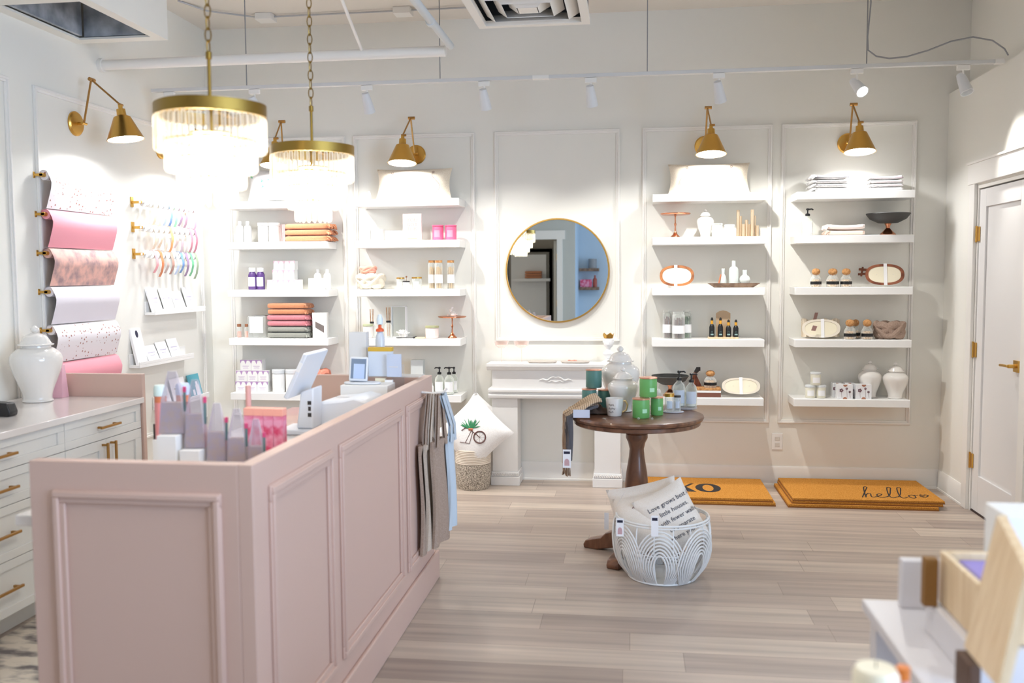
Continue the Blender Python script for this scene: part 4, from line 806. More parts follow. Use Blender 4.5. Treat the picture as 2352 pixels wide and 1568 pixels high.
def flbox(lab, l, r, t, Y):
    cx, w, h = span(l, r, t, Y, z); o = T('floral_carton', lab, 'box', (cx, Y, z+EPS), 0, 'white floral cartons'); obj('carton', G().bb(-w/2, w/2, -.035, .035, 0, h), FB, o, .001)
    q = G(); y0 = -.0362; y1 = -.0345
    for fx, fz, R in ((-.25, .6, .013), (.1, .72, .008), (.3, .5, .008)):
        for k in range(5): a = k*2*pi/5; q.lathe([(0, 0), (R*.45, 0), (R*.45, .0012), (0, .0012)], 8, M=Matrix.Translation((fx*w+R*.6*cos(a), -.035, fz*h+R*.6*sin(a))) @ RXZ)
        q.tube([(fx*w, -.0355, fz*h-R), (fx*w+.004, -.0355, h*.1)], .0008, 4)
    obj('printed_flowers', q, mat('mauve_flower', (128, 96, 104), .7), o)
    obj('seal', G().prism([(w*.14*cos(a), h-abs(w*.14*sin(a))) for a in [pi*i/10 for i in range(11)]], y0, y1).prism([(w*.14*cos(a), abs(w*.14*sin(a))) for a in [pi*i/10 for i in range(11)]], y0, y1), mat('copper_print', (176, 122, 96), .6), o)
flbox('white carton printed with mauve flowers, front left of four', 1921, 1956, 882, YF); flbox('white carton printed with mauve flowers, front right of four', 1963, 1999, 882, YF)
flbox('white carton printed with mauve flowers, rear left of four', 1910, 1930, 878, YM+.045); flbox('white carton printed with mauve flowers, rear middle of four', 1938, 1960, 878, YM+.045)
ginger('left of two round white ginger jars on the lowest far-right shelf', 1970, 2024, 827, YB-.03, z, 'round white ginger jars')
ginger('right of two round white ginger jars on the lowest far-right shelf', 2027, 2085, 831, YM-.01, z, 'round white ginger jars')
# ================================================================== SALES COUNTER
ct = T('sales_counter', 'blush pink panelled sales counter in the left foreground', 'counter', (-1.28, 3.28, 0)); CTX, CTY = -1.28, 3.28
def cb(g, x0, x1, y0, y1, z0, z1): return g.bb(x0-CTX, x1-CTX, y0-CTY, y1-CTY, z0, z1)
cxo, cy0, cy1, czt = -.963, 2.21, 4.35, 1.02
obj('side_panel', cb(G(), cxo-.04, cxo, cy0, cy1, 0, czt), PINK, ct, .002)
obj('front_panel', cb(G(), -1.583, cxo-.0405, cy0, cy0+.04, 0, czt), PINK, ct, .002)
obj('end_panel', cb(G(), -1.60, cxo-.0405, cy1-.04, cy1, 0, czt), PINK, ct, .002)
obj('desk_top', cb(G(), -1.66, cxo-.0405, cy0+.0405, cy1-.0405, .83, .86), QUARTZ, ct, .003)
obj('inner_carcass', cb(G(), -1.60, -1.57, cy0+.0405, cy1-.0405, 0, .829), CABW, ct)
g = G(); f_ = frame(g, 2.308-CTY, 2.82-CTY, .212, .945, .045, .016, cxo-CTX, '+x'); frame(g, 2.90-CTY, 3.725-CTY, .212, .945, .045, .016, cxo-CTX, '+x'); frame(g, 3.81-CTY, 4.28-CTY, .212, .945, .045, .016, cxo-CTX, '+x')
obj('side_mouldings', g, PINK, ct, .003)
obj('front_moulding', frame(G(), -1.515-CTX, -1.047-CTX, .212, .945, .035, .016, cy0-CTY, 'y'), PINK, ct, .003)
obj('base_moulding', cb(cb(cb(G(), cxo, cxo+.016, cy0-.016, cy1+.05, 0, .14), -1.583, cxo, cy0-.016, cy0, 0, .14), -1.60, cxo, cy1, cy1+.05, 0, .14), PINK, ct, .005)
# risers and pouches
ZD = .86; YP = 2.62
FILM = glass('milky_film', (240, 237, 242), .80, .2, (232, 228, 234))
for i, (a, b, by, ty, tw) in enumerate(((374, 430, 994, 852, .8), (431, 475, 1027, 872, 0), (480, 523, 1057, 925, 0), (525, 568, 1072, 938, 0), (572, 608, 1085, 962, 0))):
    xx = PX((a+b)/2, YP, .95); zz = PZ(by, xx, YP); w = (b-a)/F_PX*2.98; h = PZ(ty, xx, YP)-zz
    zz = max(zz, ZD+.012)
    S('display_riser', 'white display step under the %s clear gift pouch' % ['leftmost', 'second', 'third', 'fourth', 'rightmost'][i], 'riser', G().bb(-.031, .031, -.05, .05, 0, zz-ZD-.0015), WHITE, (xx, YP, ZD+EPS), 'white display steps on the counter', .001)
    o = T('gift_pouch', 'clear peaked gift pouch, %s of the five on the counter' % ['leftmost', 'second from left', 'third from left', 'fourth from left', 'rightmost'][i], 'gift pouch', (xx, YP, zz), radians(8), 'clear peaked gift pouches'); w *= .98
    obj('film_bag', G().add([(p*w/2, q*.022, 0) for p, q in ((-1, -1), (1, -1), (1, 1), (-1, 1))]+[(p*w/2*.8, q*.018, h*.55) for p, q in ((-1, -1), (1, -1), (1, 1), (-1, 1))]+[(p*w*.16, q*.003, h) for p, q in ((-1, -1), (1, -1), (1, 1), (-1, 1))], [(0, 3, 2, 1), (8, 9, 10, 11)]+[(k+i_, k+(i_+1) % 4, k+4+(i_+1) % 4, k+4+i_) for k in (0, 4) for i_ in range(4)]), FILM, o)
    obj('bath_filling', G().add([(p*w/2*.93, q*.018, .002) for p, q in ((-1, -1), (1, -1), (1, 1), (-1, 1))]+[(p*w/2*.8, q*.013, h*.5) for p, q in ((-1, -1), (1, -1), (1, 1), (-1, 1))], [(0, 3, 2, 1), (4, 5, 6, 7)]+[(i_, (i_+1) % 4, 4+(i_+1) % 4, 4+i_) for i_ in range(4)]), tex(mat('lilac_salts', (196, 170, 170), .8), 'noise', 45, (206, 182, 166), (196, 180, 190)), o)
    obj('colour_stick', G().bb(w*.42, w*.42+.006, -.004, .004, h*.35, h*.66), mat('teal_stick', (110, 140, 140), .5), o)
    obj('stick_tip', G().bb(w*.42-.001, w*.42+.007, -.005, .005, h*.66+.0003, h*.75), mat('magenta_tip', (224, 80, 130), .5), o)
for i, (a, b, t_, cc, cap) in enumerate(((358, 384, 884, (236, 150, 150), (220, 240, 236)), (408, 437, 880, (150, 40, 48), (196, 210, 240)))):
    xx = PX((a+b)/2, 2.85, 1.); w = (b-a)/F_PX*3.2; z0 = .965
    S('display_riser', 'white block under the %s candy jar' % ['pink', 'red'][i], 'riser', G().bb(-w*.55, w*.55, -w*.55, w*.55, 0, z0-ZD-.002), WHITE, (xx, 2.85, ZD+EPS), None, .001)
    o = T('candy_jar', '%s candy jar with a pale lid behind the leftmost gift pouch' % ['pink', 'dark red'][i], 'jar', (xx, 2.85, z0)); h = PZ(t_, xx, 2.85)-z0; R = w/2
    obj('jar', G().lathe([(0, 0), (R, 0), (R, h*.68), (0, h*.68)], 20), mat('candy%d' % i, cc, .4), o); obj('colour_band', G().lathe([(0, h*.681), (R*.98, h*.681), (R*.98, h*.8), (0, h*.8)], 20), mat('candyband%d' % i, (226, 130, 90), .5), o); obj('lid', G().lathe([(0, h*.801), (R*1.05, h*.801), (R*1.05, h*.95), (R*.9, h), (0, h)], 20), mat('candylid%d' % i, cap, .4), o)
S('price_label_holder', 'small dark label holder left of the pink candy jar', 'label holder', G().bb(-.007, .007, -.004, .004, 0, .14), DARK, (PX(362, 2.9, .95)-.022, 2.93, ZD+EPS))
PT = tex(mat('pink_print_tube', (226, 120, 150), .5), 'noise', 22, (216, 70, 110), (236, 160, 186), .42, .58)
for i in range(4):
    a = 566+i*22.3; b = a+21.6; xx = PX((a+b)/2, 2.9, .98); w = 21.6/F_PX*3.2; h = PZ(936+i*.6, xx, 2.9)-ZD
    o = T('patterned_gift_tube', 'pink patterned tall gift box, %s of four in a row' % ['leftmost', 'second from left', 'third from left', 'rightmost'][i], 'gift box', (xx, 2.9, ZD+EPS), 0, 'pink patterned tall gift boxes')
    obj('carton', G().bb(-w/2, w/2, -.018, .018, h*.3, h*.88), PT, o, .001); obj('base', G().bb(-w/2, w/2, -.018, .018, 0, h*.2995), mat('coral_print', (218, 116, 84), .5), o, .001); obj('lid', G().bb(-w/2-.0005, w/2+.0005, -.0185, .0185, h*.8805, h), mat('salmon_lid', (250, 176, 156), .5), o, .001)
xx = PX(571, 3.0, 1.05); S('pink_stick', 'slim dusty pink stick standing behind the pink gift boxes', 'stick', G().tube([(0, 0, 0), (0, 0, PZ(886, xx, 3.0)-ZD)], .0095, 10), mat('dusty_pink', (226, 172, 164), .6), (xx, 3.0, ZD+EPS))
# payment terminal, receipt printer, card reader
TW = mat('terminal_white', (226, 230, 236), .35)
o = T('payment_terminal', 'white till tablet tilted towards the cashier on a white stand', 'till', (-1.34, 3.62, ZD+EPS))
obj('foot', G().bb(-.09, .07, -.09, .09, 0, .02), TW, o, .006)
obj('column', G().prism([(-.02, .0205), (.05, .0205), (.055, .19), (.0, .17)], -.05, .06), TW, o, .006)
RT = Matrix.Translation((.01, 0, .245)) @ Matrix.Rotation(radians(26), 4, 'Y')
tb = obj('tablet', G().bb(-.009, .009, -.13, .13, -.10, .10, M=RT), TW, o, .004); obj('screen', G().bb(-.0102, -.0092, -.12, .12, -.09, .09, M=RT), BLACK, tb)
obj('tablet_edge_strip', G().cyl(.0, 0, 0, 3).bb(-.008, .008, -.1312, -.1302, .02, .06, M=RT), WHITE, tb)  # small plain white strip on the near edge of the tablet
obj('brand_mark', G().bb(.03, .045, -.052, -.0503, .12, .135).bb(.032, .043, -.052, -.0503, .095, .112).bb(.03, .045, -.052, -.0503, .07, .086), DARK, o, lab='dark vertical lettering')
o = T('receipt_printer', 'low rounded pale receipt printer on the counter', 'printer', (-1.19, 3.78, ZD+EPS), radians(-4))
obj('body', G().prism([(-.12, 0), (.12, 0), (.125, .09), (.11, .125), (.05, .14), (0, .128), (-.1, .118), (-.122, .09)], -.11, .11), TW, o, .012)
obj('paper_slot', G().bb(-.06, .03, -.03, -.024, .1275, .1285), GREY, o)
o = S('cash_box', 'plain white box under the customer display', 'box', G().bb(-.12, .10, -.07, .07, 0, .15), WHITE, (-1.19, 4.06, ZD+EPS), None, .004)
o = T('customer_display', 'small customer display with dark screen facing the shop', 'display', (-1.22, 4.04, ZD+.152))
obj('base', G().prism(oval(.085, .04, 24), 0, .009, 'z'), TW, o, .002); M_ = Matrix.Translation((-.02, .012, .066)) @ Matrix.Rotation(radians(-14), 4, 'X') @ Matrix.Rotation(radians(12), 4, 'Z')
h_ = obj('housing', G().bb(-.042, .042, -.012, .02, -.056, .056, M=M_), TW, o, .006); obj('screen', G().bb(-.034, .034, -.0135, -.0125, -.046, .046, M=M_), mat('screen_blue_grey', (120, 136, 158), .2), h_)
obj('screen_page', G().bb(-.022, .028, -.0142, -.0136, -.046, .022, M=M_), mat('screen_pale', (180, 200, 232), .3), h_)
S('terminal_cable', 'thin grey cable between till and printer', 'cable', G().tube([(-1.3, 3.72, .87), (-1.27, 3.62, .866), (-1.22, 3.6, .866), (-1.18, 3.66, .868)], .0025, 6), GREY)
# card display at the far end of the counter
o = T('card_rack', 'clear acrylic rack at the far end of the counter', 'rack', (-1.11, 4.2, ZD+EPS))
AC = glass('acrylic', (250, 251, 252), .93)
obj('back_plate', G().bb(-.03, .03, .06, .063, 0, .22), AC, o); obj('upper_shelf', G().bb(-.13, .13, -.055, .0595, .17, .174), AC, o); obj('lower_shelf', G().bb(-.07, .07, -.075, .0595, .07, .074), AC, o); obj('foot_plate', G().bb(-.09, .09, -.09, .0595, 0, .005), AC, o)
PB = PALEBLUE
xx = lambda p, z_=1.1: PX(p, 4.17, z_)
zb = ZD+.1755
def rk(name, lab, a, b, t_, m, d=.03, y=4.17, cap=None, rz=0):
    x0, x1 = PX(a, y, 1.1), PX(b, y, 1.1); w = x1-x0; h = PZ(t_, (x0+x1)/2, y)-zb
    q = T(name, lab, 'box', ((x0+x1)/2, y, zb), radians(rz)); obj('carton', G().bb(-w/2, w/2, -d/2, d/2, 0, h*(.86 if cap else 1)), m, q, .001)
    if cap: obj('lid', G().bb(-w/2-.001, w/2+.001, -d/2-.001, d/2+.001, h*.8605, h), cap, q, .001)
    return q, w, h
rk('white_carton', 'tall plain white-grey box on the left of the acrylic rack', 806, 845, 762, mat('grey_white_card', (222, 222, 222), .6), .05, 4.2)
q, w, h = rk('sample_carton', 'pale blue box with a mustard yellow lid on the acrylic rack', 848, 902, 797, PB, .03, 4.16, mat('mustard', (216, 176, 66), .6))
q, w, h = rk('sample_card', 'pale blue card with faint lettering right of the yellow-lidded box', 888, 922, 813, mat('powder_blue', (204, 216, 238), .6), .012, 4.125, None, -8)
obj('lettering', G().bb(-w*.3, w*.3, -.0068, -.0058, h*.42, h*.46), mat('faint_grey_print', (222, 222, 226), .6), q)
xb = PX(875, 4.215, 1.2); o = T('hand_sanitiser', 'clear pump bottle with an orange collar on the acrylic rack', 'bottle', (xb, 4.2, zb)); hh = PZ(722, xb, 4.2)-zb
obj('bottle_body', G().lathe([(0, 0), (.021, 0), (.022, .004), (.022, hh*.62), (.016, hh*.68), (.012, hh*.72), (0, hh*.72)], 22), mat('pale_blue_bottle', (206, 214, 226), .2), o)
obj('collar', G().lathe([(0, hh*.7205), (.020, hh*.7205), (.018, hh*.76), (.008, hh*.78), (.008, hh*.83), (0, hh*.83)], 18), mat('orange_collar', (222, 96, 48), .4), o); obj('pump_head', G().lathe([(0, hh*.8305), (.014, hh*.84), (.015, hh*.92), (.008, hh), (0, hh)], 16), mat('pale_cap_blue', (220, 232, 242), .3), o)
zb = ZD+.0755
rk('sample_card', 'small ivory card block on the lower shelf of the acrylic rack', 862, 885, 868, CREAM, .02, 4.15)
rk('sample_card', 'small white card block right of the ivory one on the acrylic rack', 884, 902, 872, LAB, .015, 4.13)
# ------------------------------------------------------------------ tote bags on a hook
S('bag_hook', 'white coat hook on the counter side holding the tote bags', 'hook', G().tube([(cxo+.0005, 4.12, .965), (cxo+.05, 4.12, .96), (cxo+.10, 4.12, .965), (cxo+.12, 4.12, .985)], .006, 8), TRIM)
def tote(lab, x, yc, w, zt, zb_, m, th=.014, hs=.13, twist=0, tag_=False):
    o = T('tote_bag', lab, 'bag', (x, 4.12, 0), radians(twist), 'tote bags hanging from the counter'); g = G()
    def fn(u, v): return (.008*sin(u*9+v*3)+(.012 if v > .9 else 0)*sin(u*20), yc-4.12-w/2+w*u+.01*sin(v*5), zb_+(zt-zb_)*v)
    g.sheet(fn, 14, 10, -th); obj('bag_body', g, m, o)
    for s in (0, .012):
        pts = [(s-.004, yc-4.12-w*.28, zt-.03), (s-.004, yc-4.12-w*.22, zt+.05), (s, -.02, .957), (s, .02, .957), (s-.004, yc-4.12+w*.2, zt+.05), (s-.004, yc-4.12+w*.28, zt-.03)]
        obj('strap', G().tube(pts, .014, 6, fl=.3), m, o)
    return o
CAN1 = tex(mat('taupe_canvas', (172, 150, 134), .95), 'noise', 330, (160, 138, 122), (184, 162, 146)); CAN2 = tex(mat('beige_canvas', (206, 190, 172), .95), 'noise', 330, (196, 180, 162), (216, 200, 184))
tote('taupe canvas tote hanging closest to the pink counter', cxo+.030, 4.09, .24, .74, .235, CAN1)
tote('beige canvas tote hanging between the two taupe totes', cxo+.052, 4.11, .22, .74, .25, CAN2, twist=-3)
tote('taupe canvas tote hanging outermost from the counter hook', cxo+.080, 4.14, .20, .745, .25, CAN1, twist=-9)
tote('pale blue tote hanging behind the taupe ones, farthest from the camera', cxo+.095, 4.27, .12, .745, .29, mat('pale_blue_canvas', (206, 218, 228), .9), twist=-6)
# ================================================================== BACK CABINETS
XFc = -2.55
cb_ = T('base_cabinet', 'white shaker base cabinet of stacked drawers at the left edge', 'cabinet', (-2.86, 3.36, 0), group='white shaker base cabinets')
def cab(root, x0, y0, y1, x1=XFc-.02, z1=.849):
    ox, oy = root.location.x, root.location.y
    obj('carcass', G().bb(XL+.016-ox, x1-ox, y0-oy, y1-oy, .108, z1), CABW, root); obj('toe_kick', G().bb(XL+.016-ox, -2.645-ox, y0-oy, y1-oy, 0, .1075), CABW, root)
def front(root, name, y0, y1, z0, z1, rail, handle, vert=None):
    ox, oy = root.location.x, root.location.y; a, b = XFc-.019-ox, XFc-ox; y0 -= oy; y1 -= oy; gp = .0015
    d = obj(name, G().bb(a, b, y0+gp, y1-gp, z0+gp, z0+rail).bb(a, b, y0+gp, y1-gp, z1-rail, z1-gp).bb(a, b, y0+gp, y0+rail+.01, z0+rail, z1-rail).bb(a, b, y1-rail-.01, y1-gp, z0+rail, z1-rail).bb(a, b-.008, y0+rail+.01, y1-rail-.01, z0+rail, z1-rail), CABW, root, .0012)
    if handle == 'h':
        L = .085; yc = (y0+y1)/2; zc = (z0+z1)/2
        obj('handle', G().box(b+.03, yc, zc, .01, 2*L, .011).box(b+.0155, yc-L+.02, zc, .03, .011, .01).box(b+.0155, yc+L-.02, zc, .03, .011, .01), PULL, d, .001, 'antique brass bar handle')
    else:
        yc = vert-oy; obj('handle', G().box(b+.03, yc, z1-.09, .01, .011, .15).box(b+.0155, yc, z1-.025, .03, .011, .01).box(b+.0155, yc, z1-.155, .03, .011, .01), PULL, d, .001, 'antique brass bar handle')
cab(cb_, 0, 2.92, 3.8145)
for z0, z1 in ((.718, .849), (.568, .718), (.339, .568), (.108, .339)): front(cb_, 'drawer', 2.92, 3.8145, z0, z1, .038, 'h')
c2 = T('base_cabinet', 'white shaker base cabinet with one drawer over double doors, by the pink end panel', 'cabinet', (-2.86, 4.13, 0), group='white shaker base cabinets')
cab(c2, 0, 3.8155, 4.468); front(c2, 'drawer', 3.8155, 4.468, .718, .849, .038, 'h'); front(c2, 'door', 3.8155, 4.142, .108, .718, .05, 'v', 4.142-.035); front(c2, 'door', 4.142, 4.468, .108, .718, .05, 'v', 4.142+.035)
S('worktop', 'white quartz worktop running along the left wall cabinets', 'worktop', G().bb(XL+.0155, XFc+.022, 2.90, 4.4685, .8495, .88), QUARTZ, (0, 0, 0), None, .003)
S('cabinet_end_panel', 'pink end panel rising above the far end of the white worktop', 'panel', G().bb(XL+.016, XFc+.012, 4.4695, 4.50, 0, 1.0), PINK, (0, 0, 0), None, .002)
ginger('large white ginger jar on the worktop at the left edge', 30, 125, 757, 4.26, .88, base=((-2.985), .245, .385))
S('gift_bag', 'pink paper gift bag behind the large white ginger jar', 'gift bag', G().add([(-.05, -.03, 0), (.05, -.03, 0), (.05, .03, 0), (-.05, .03, 0), (-.03, -.012, .17), (.045, -.012, .17), (.045, .012, .17), (-.03, .012, .17)], [(0, 3, 2, 1), (4, 5, 6, 7), (0, 1, 5, 4), (1, 2, 6, 5), (2, 3, 7, 6), (3, 0, 4, 7)]), mat('pink_paper', (240, 190, 204), .5), (-2.99, 4.42, .8806))
S('tissue_bag', 'crumpled white tissue bag beside the pink gift bag', 'bag', G().lathe([(0, 0), (.04, 0), (.045, .1), (.035, .19), (.015, .26), (0, .27)], 14, rf=lambda t: 1+.12*sin(5*t)), mat('white_tissue', (240, 240, 242), .6), (-3.06, 4.42, .8806)).scale = (.7, .6, 1)
S('tape_dispenser', 'black desk tape dispenser at the left end of the worktop', 'tape dispenser', G().prism([(-.09, 0), (.09, 0), (.095, .02), (.08, .06), (0, .065), (-.06, .055), (-.09, .03)], -.03, .03), BLACK, (-2.87, 3.79, .8806), None, .006)
RUG = tex(mat('faded_rug', (190, 180, 170), .95, spec=.1), 'noise', 7, (118, 112, 112), (214, 204, 190), .38, .56, (1, 2.2, 1), detail=8)
S('rug', 'faded grey and beige rug on the floor between cabinets and counter', 'rug', G().bb(-2.60, -1.68, 1.9, 4.2, .0005, .009), RUG)
# ================================================================== WRAPPING PAPER, RIBBONS, CARDS (left wall)
DOT = tex(mat('dotted_paper', (246, 240, 240), .5), 'dots', 40, (176, 124, 112), (246, 241, 243), .2, .24, (1, 1, 1)); PNK = mat('rose_paper', (246, 164, 178), .5); WHP = mat('white_paper', (236, 230, 236), .45)
FLO = tex(mat('floral_paper', (226, 180, 168), .6), 'noise', 16, (170, 140, 140), (240, 190, 176), .35, .6, detail=6)
kinds = [(DOT, 'white dotted', 'topmost'), (PNK, 'pink', 'second from top'), (FLO, 'pink floral', 'third from top'), (WHP, 'plain white', 'fourth from top'), (DOT, 'white dotted', 'fifth from top'), (PNK, 'pink', 'lowest')]
rack = T('wrapping_paper_rack', 'wall rack with gold brackets holding six rolls of wrapping paper', 'rack', (XL, 4.91, 0))
for i, (m, nm_, pos) in enumerate(kinds):
    zt = 2.085-.209*i
    for s in (-1, 1): obj('bracket', G().bb(.0005, .004, s*.325-.008, s*.325+.008, zt-.045, zt-.012).bb(.004, .055, s*.325-.005, s*.325+.005, zt-.036, zt-.022), GOLD, rack, .001)
    o = T('wrapping_paper_roll', '%s wrapping paper roll hanging in a sheet, %s of six' % (nm_, pos), 'wrapping paper', (XL, 4.91, zt), 0, 'wrapping paper rolls on the left wall')
    obj('roll', G().tube([(.046, -.305, -.029), (.046, .305, -.029)], .026, 20), m, o); obj('roll_core', G().tube([(.046, -.33, -.029), (.046, -.3051, -.029)], .012, 12), GOLD, o)
    pr = [(.046+.028*sin(a), -.029+.028*cos(a)) for a in [radians(-60+15*k) for k in range(9)]]+[(.085, -.045), (.092, -.07), (.088, -.10), (.076, -.14), (.064, -.18), (.055, -.206)]
    obj('hanging_sheet', G().sheet(lambda u, v: (pr[int(round(v*(len(pr)-1)))][0], -.31+.62*u, pr[int(round(v*(len(pr)-1)))][1]), 6, len(pr)-1, .0012), m, o)
RC = [[(250, 248, 246), (240, 224, 200), (236, 222, 204), (196, 212, 236), (120, 156, 206), (150, 214, 176), (168, 140, 168), (176, 140, 160), (240, 208, 214), (244, 176, 196)],
      [(250, 248, 246), (238, 220, 198), (236, 216, 190), (240, 226, 206), (240, 170, 110), (228, 206, 200), (200, 180, 190), (216, 206, 204), (196, 130, 146), (190, 120, 140)],
      [(250, 248, 246), (246, 170, 176), (214, 128, 80), (206, 180, 172), (186, 140, 126), (196, 212, 240), (112, 150, 204), (150, 124, 160), (110, 186, 140), (150, 170, 140)]]
CNm = [['white', 'cream', 'oatmeal', 'pale blue', 'denim blue', 'mint', 'lilac', 'mauve', 'blush', 'pink'], ['white', 'cream', 'beige', 'sand', 'apricot', 'pale rose', 'lavender grey', 'pearl', 'plum pink', 'raspberry'], ['white', 'rose', 'rust', 'taupe', 'cocoa', 'ice blue', 'cornflower', 'violet', 'green', 'sage']]
rr = random.Random(11)
for r_ in range(3):
    zt = (1.985, 1.825, 1.655)[r_]
    rk_ = T('ribbon_rail', 'gold-bracketed ribbon rail, %s of three on the left wall' % ['top', 'middle', 'bottom'][r_], 'rail', (XL, 5.91, zt))
    for s in (-1, 1): obj('bracket', G().bb(.0005, .006, s*.36-.016, s*.36+.016, -.03, .035).bb(.006, .07, s*.36-.006, s*.36+.006, -.008, .008), GOLD, rk_, .001)
    obj('rod', G().tube([(.062, -.37, 0), (.062, .37, 0)], .007, 10), TRIM, rk_)
    for k in range(10):
        y = -.315+.07*k; nmc = CNm[r_][k]; m = mat('ribbon_%s' % nmc.replace(' ', '_'), RC[r_][k], .35)
        o = T('ribbon_spool', '%s ribbon spool with curling tail on the %s rail' % (nmc, ['top', 'middle', 'bottom'][r_]), 'ribbon', (XL+.062, 5.91+y, zt), 0, 'ribbon spools on the %s rail' % ['top', 'middle', 'bottom'][r_])
        def ringg(ri, ro, w_): return G().lathe([(ri, -w_/2), (ro, -w_/2), (ro, w_/2), (ri, w_/2), (ri, -w_/2)], 22, M=Matrix.Rotation(pi/2, 4, 'X'))
        obj('spool', ringg(.0075, .027, .026), WHITE, o)
        L = rr.uniform(.12, .17)
        pts = [(.022, -.018), (.027, .004), (.012, .028), (-.002, .03)]
        path = [(.0+.0285*cos(a), .0285*sin(a)) for a in [radians(150-15*q) for q in range(10)]]+[(.034, -.02), (.04, -.045), (.04, -.07), (.03, -.1*(L/.13)), (.012, -L)]
        if k: obj('ribbon_tail', G().sheet(lambda u, v: (path[int(round(v*(len(path)-1)))][0], -.015+.03*u, path[int(round(v*(len(path)-1)))][1]), 2, len(path)-1, .0008), m, o)
def ledge(lab, y0, y1, zt, d=.075):
    o = T('picture_ledge', lab, 'shelf', (XL, (y0+y1)/2, zt), 0, 'white card ledges'); w = y1-y0
    obj('tray', G().bb(.0005, d, -w/2, w/2, -.018, 0), SHELF, o, .0015); obj('front_lip', G().bb(d-.008, d, -w/2, w/2, .0003, .02), SHELF, o, .001); obj('back_rail', G().bb(.0005, .01, -w/2, w/2, .0003, .07), SHELF, o, .001)
def card(lab, y, zt, w, h, m, th=.004, x=.055, mark=None, name='greeting_card', cat='card', lean=.045):
    a = math.atan2(lean, h); o = T(name, lab, cat); o.matrix_world = Matrix.Translation((XL+x, y, zt+.0008)) @ Matrix.Rotation(-a, 4, 'Y')
    obj('card', G().bb(-th, 0, -w/2, w/2, 0, h), m, o, .0005)
    if mark: obj('print', G().bb(.0001, .0008, -w*.3, w*.3, h*.55, h*.6).bb(.0001, .0008, -w*.2, w*.2, h*.4, h*.43), mark, o)
    return o
PR = mat('faint_violet_print', (196, 190, 210), .6)
ledge('white card ledge below the ribbons, upper of three', 5.66, 6.38, 1.275); ledge('white card ledge with the tall dark-dotted booklet, middle of three', 5.45, 6.18, .945); ledge('white card ledge behind the gift pouches, lowest of three', 5.72, 6.40, .635)
for i, (y, h, w) in enumerate(((5.74, .165, .13), (5.90, .16, .14), (6.06, .14, .15), (6.22, .165, .13))): card('white greeting card on the upper ledge, %s' % ['nearest the camera', 'second along', 'third along', 'farthest along'][i], y, 1.275, w, h, LAB, .012 if i == 0 else .004, .055, PR, lean=.05)
q = card('tall white booklet with a black oval, standing on the middle ledge', 5.53, .945, .12, .235, LAB, .018, .055, None, 'booklet', 'booklet', .05); obj('dark_oval', G().lathe([(0, 0), (.016, 0), (.016, .001), (0, .001)], 20, M=Matrix.Translation((.0005, .0, .2)) @ Matrix.Rotation(pi/2, 4, 'Y') @ Matrix.Diagonal((1.5, 1, 1, 1))), mat('navy_print', (40, 42, 70), .5), q)
for i, y in enumerate((5.68, 5.83, 5.98)): card('white greeting card on the middle ledge, %s' % ['nearest the booklet', 'in the middle', 'farthest along'][i], y, .945, .14, .12+.012*i, LAB, .004, .055, PR, lean=.05)
q = card('teal illustrated card on the lowest ledge', 6.26, .635, .17, .17, mat('teal_card', (84, 160, 176), .6), .006, .055, None, lean=.04)
obj('white_figure', G().bb(.0002, .0009, .0, .05, .01, .09).bb(.0002, .0009, .01, .04, .09, .115).bb(.0002, .0009, -.05, -.02, .02, .06), LAB, q)
card('white card with a dark band of pictures on the lowest ledge', 6.02, .635, .2, .17, LAB, .006, .055, mat('olive_print', (150, 140, 80), .6), lean=.04)
card('plain white card at the near end of the lowest ledge', 5.82, .635, .14, .13, LAB, .004, .055, PR, lean=.04)
# ================================================================== ROUND TABLE
tx, ty, tz = .030, 4.88, .763
t = T('pedestal_table', 'round dark-stained wooden pedestal table in the middle of the shop', 'table', (tx, ty, 0))
obj('table_top', G().lathe([(0, tz-.03), (.33, tz-.03), (.345, tz-.025), (.352, tz-.012), (.348, tz-.003), (.34, tz), (0, tz)], 72), TWOOD, t)
obj('apron', G().lathe([(.28, tz-.052), (.328, tz-.052), (.334, tz-.047), (.334, tz-.0305), (.28, tz-.0305), (.28, tz-.052)], 64), TWOOD, t)
obj('pedestal', G().lathe([(0, .06), (.075, .06), (.08, .12), (.062, .16), (.05, .2), (.052, .24), (.062, .32), (.063, .38), (.055, .45), (.042, .53), (.038, .575), (.046, .61), (.058, .635), (.058, .655), (.046, .67), (.05, .69), (.05, tz-.031), (0, tz-.031)], 36), TWOOD, t)
for k in range(4):
    a = radians(156+90*k); fo = [(.0, .07), (.06, .10), (.13, .115), (.17, .10), (.20, .07), (.25, .058), (.29, .045), (.305, .02), (.30, 0), (.22, 0), (.18, .012), (.1, .03), (0, .03)]
    obj('foot', G().prism([(p, q) for p, q in fo], -.035, .035, 'y', Matrix.Rotation(a, 4, 'Z')), TWOOD, t, .006)
zt = tz
def tcx(px, y): return PX(px, y, tz+.04)
def tin(name, lab, l, r, t_, y, z0, m, lid, lb, lh=.06, grp=None):
    o_ = candle(name, lab, l, r, t_, y, z0, m, lid, None, grp, 'candle', 32, lh, .5)
    if lb:
        cx, w, h = span(l, r, t_, y, z0); R = w/2
        obj('paper_label', G().sheet(lambda u, v: (R*.975*sin(.15+.6*u), -R*.975*cos(.15+.6*u), h*(.28+.2*v)), 8, 1, -.0006), lb, o_)
    return o_
GL = mat('green_tin_label', (190, 240, 200), .5)
tin('tin_candle', 'green candle tin, front left of the green pyramid on the table', 1452, 1493, 914, 4.75, zt, GREEN, ROSEG, GL, .06, 'green candle tins')
tin('tin_candle', 'green candle tin, front right of the green pyramid on the table', 1494, 1524, 911, 4.85, zt, GREEN, ROSEG, GL, .06, 'green candle tins')
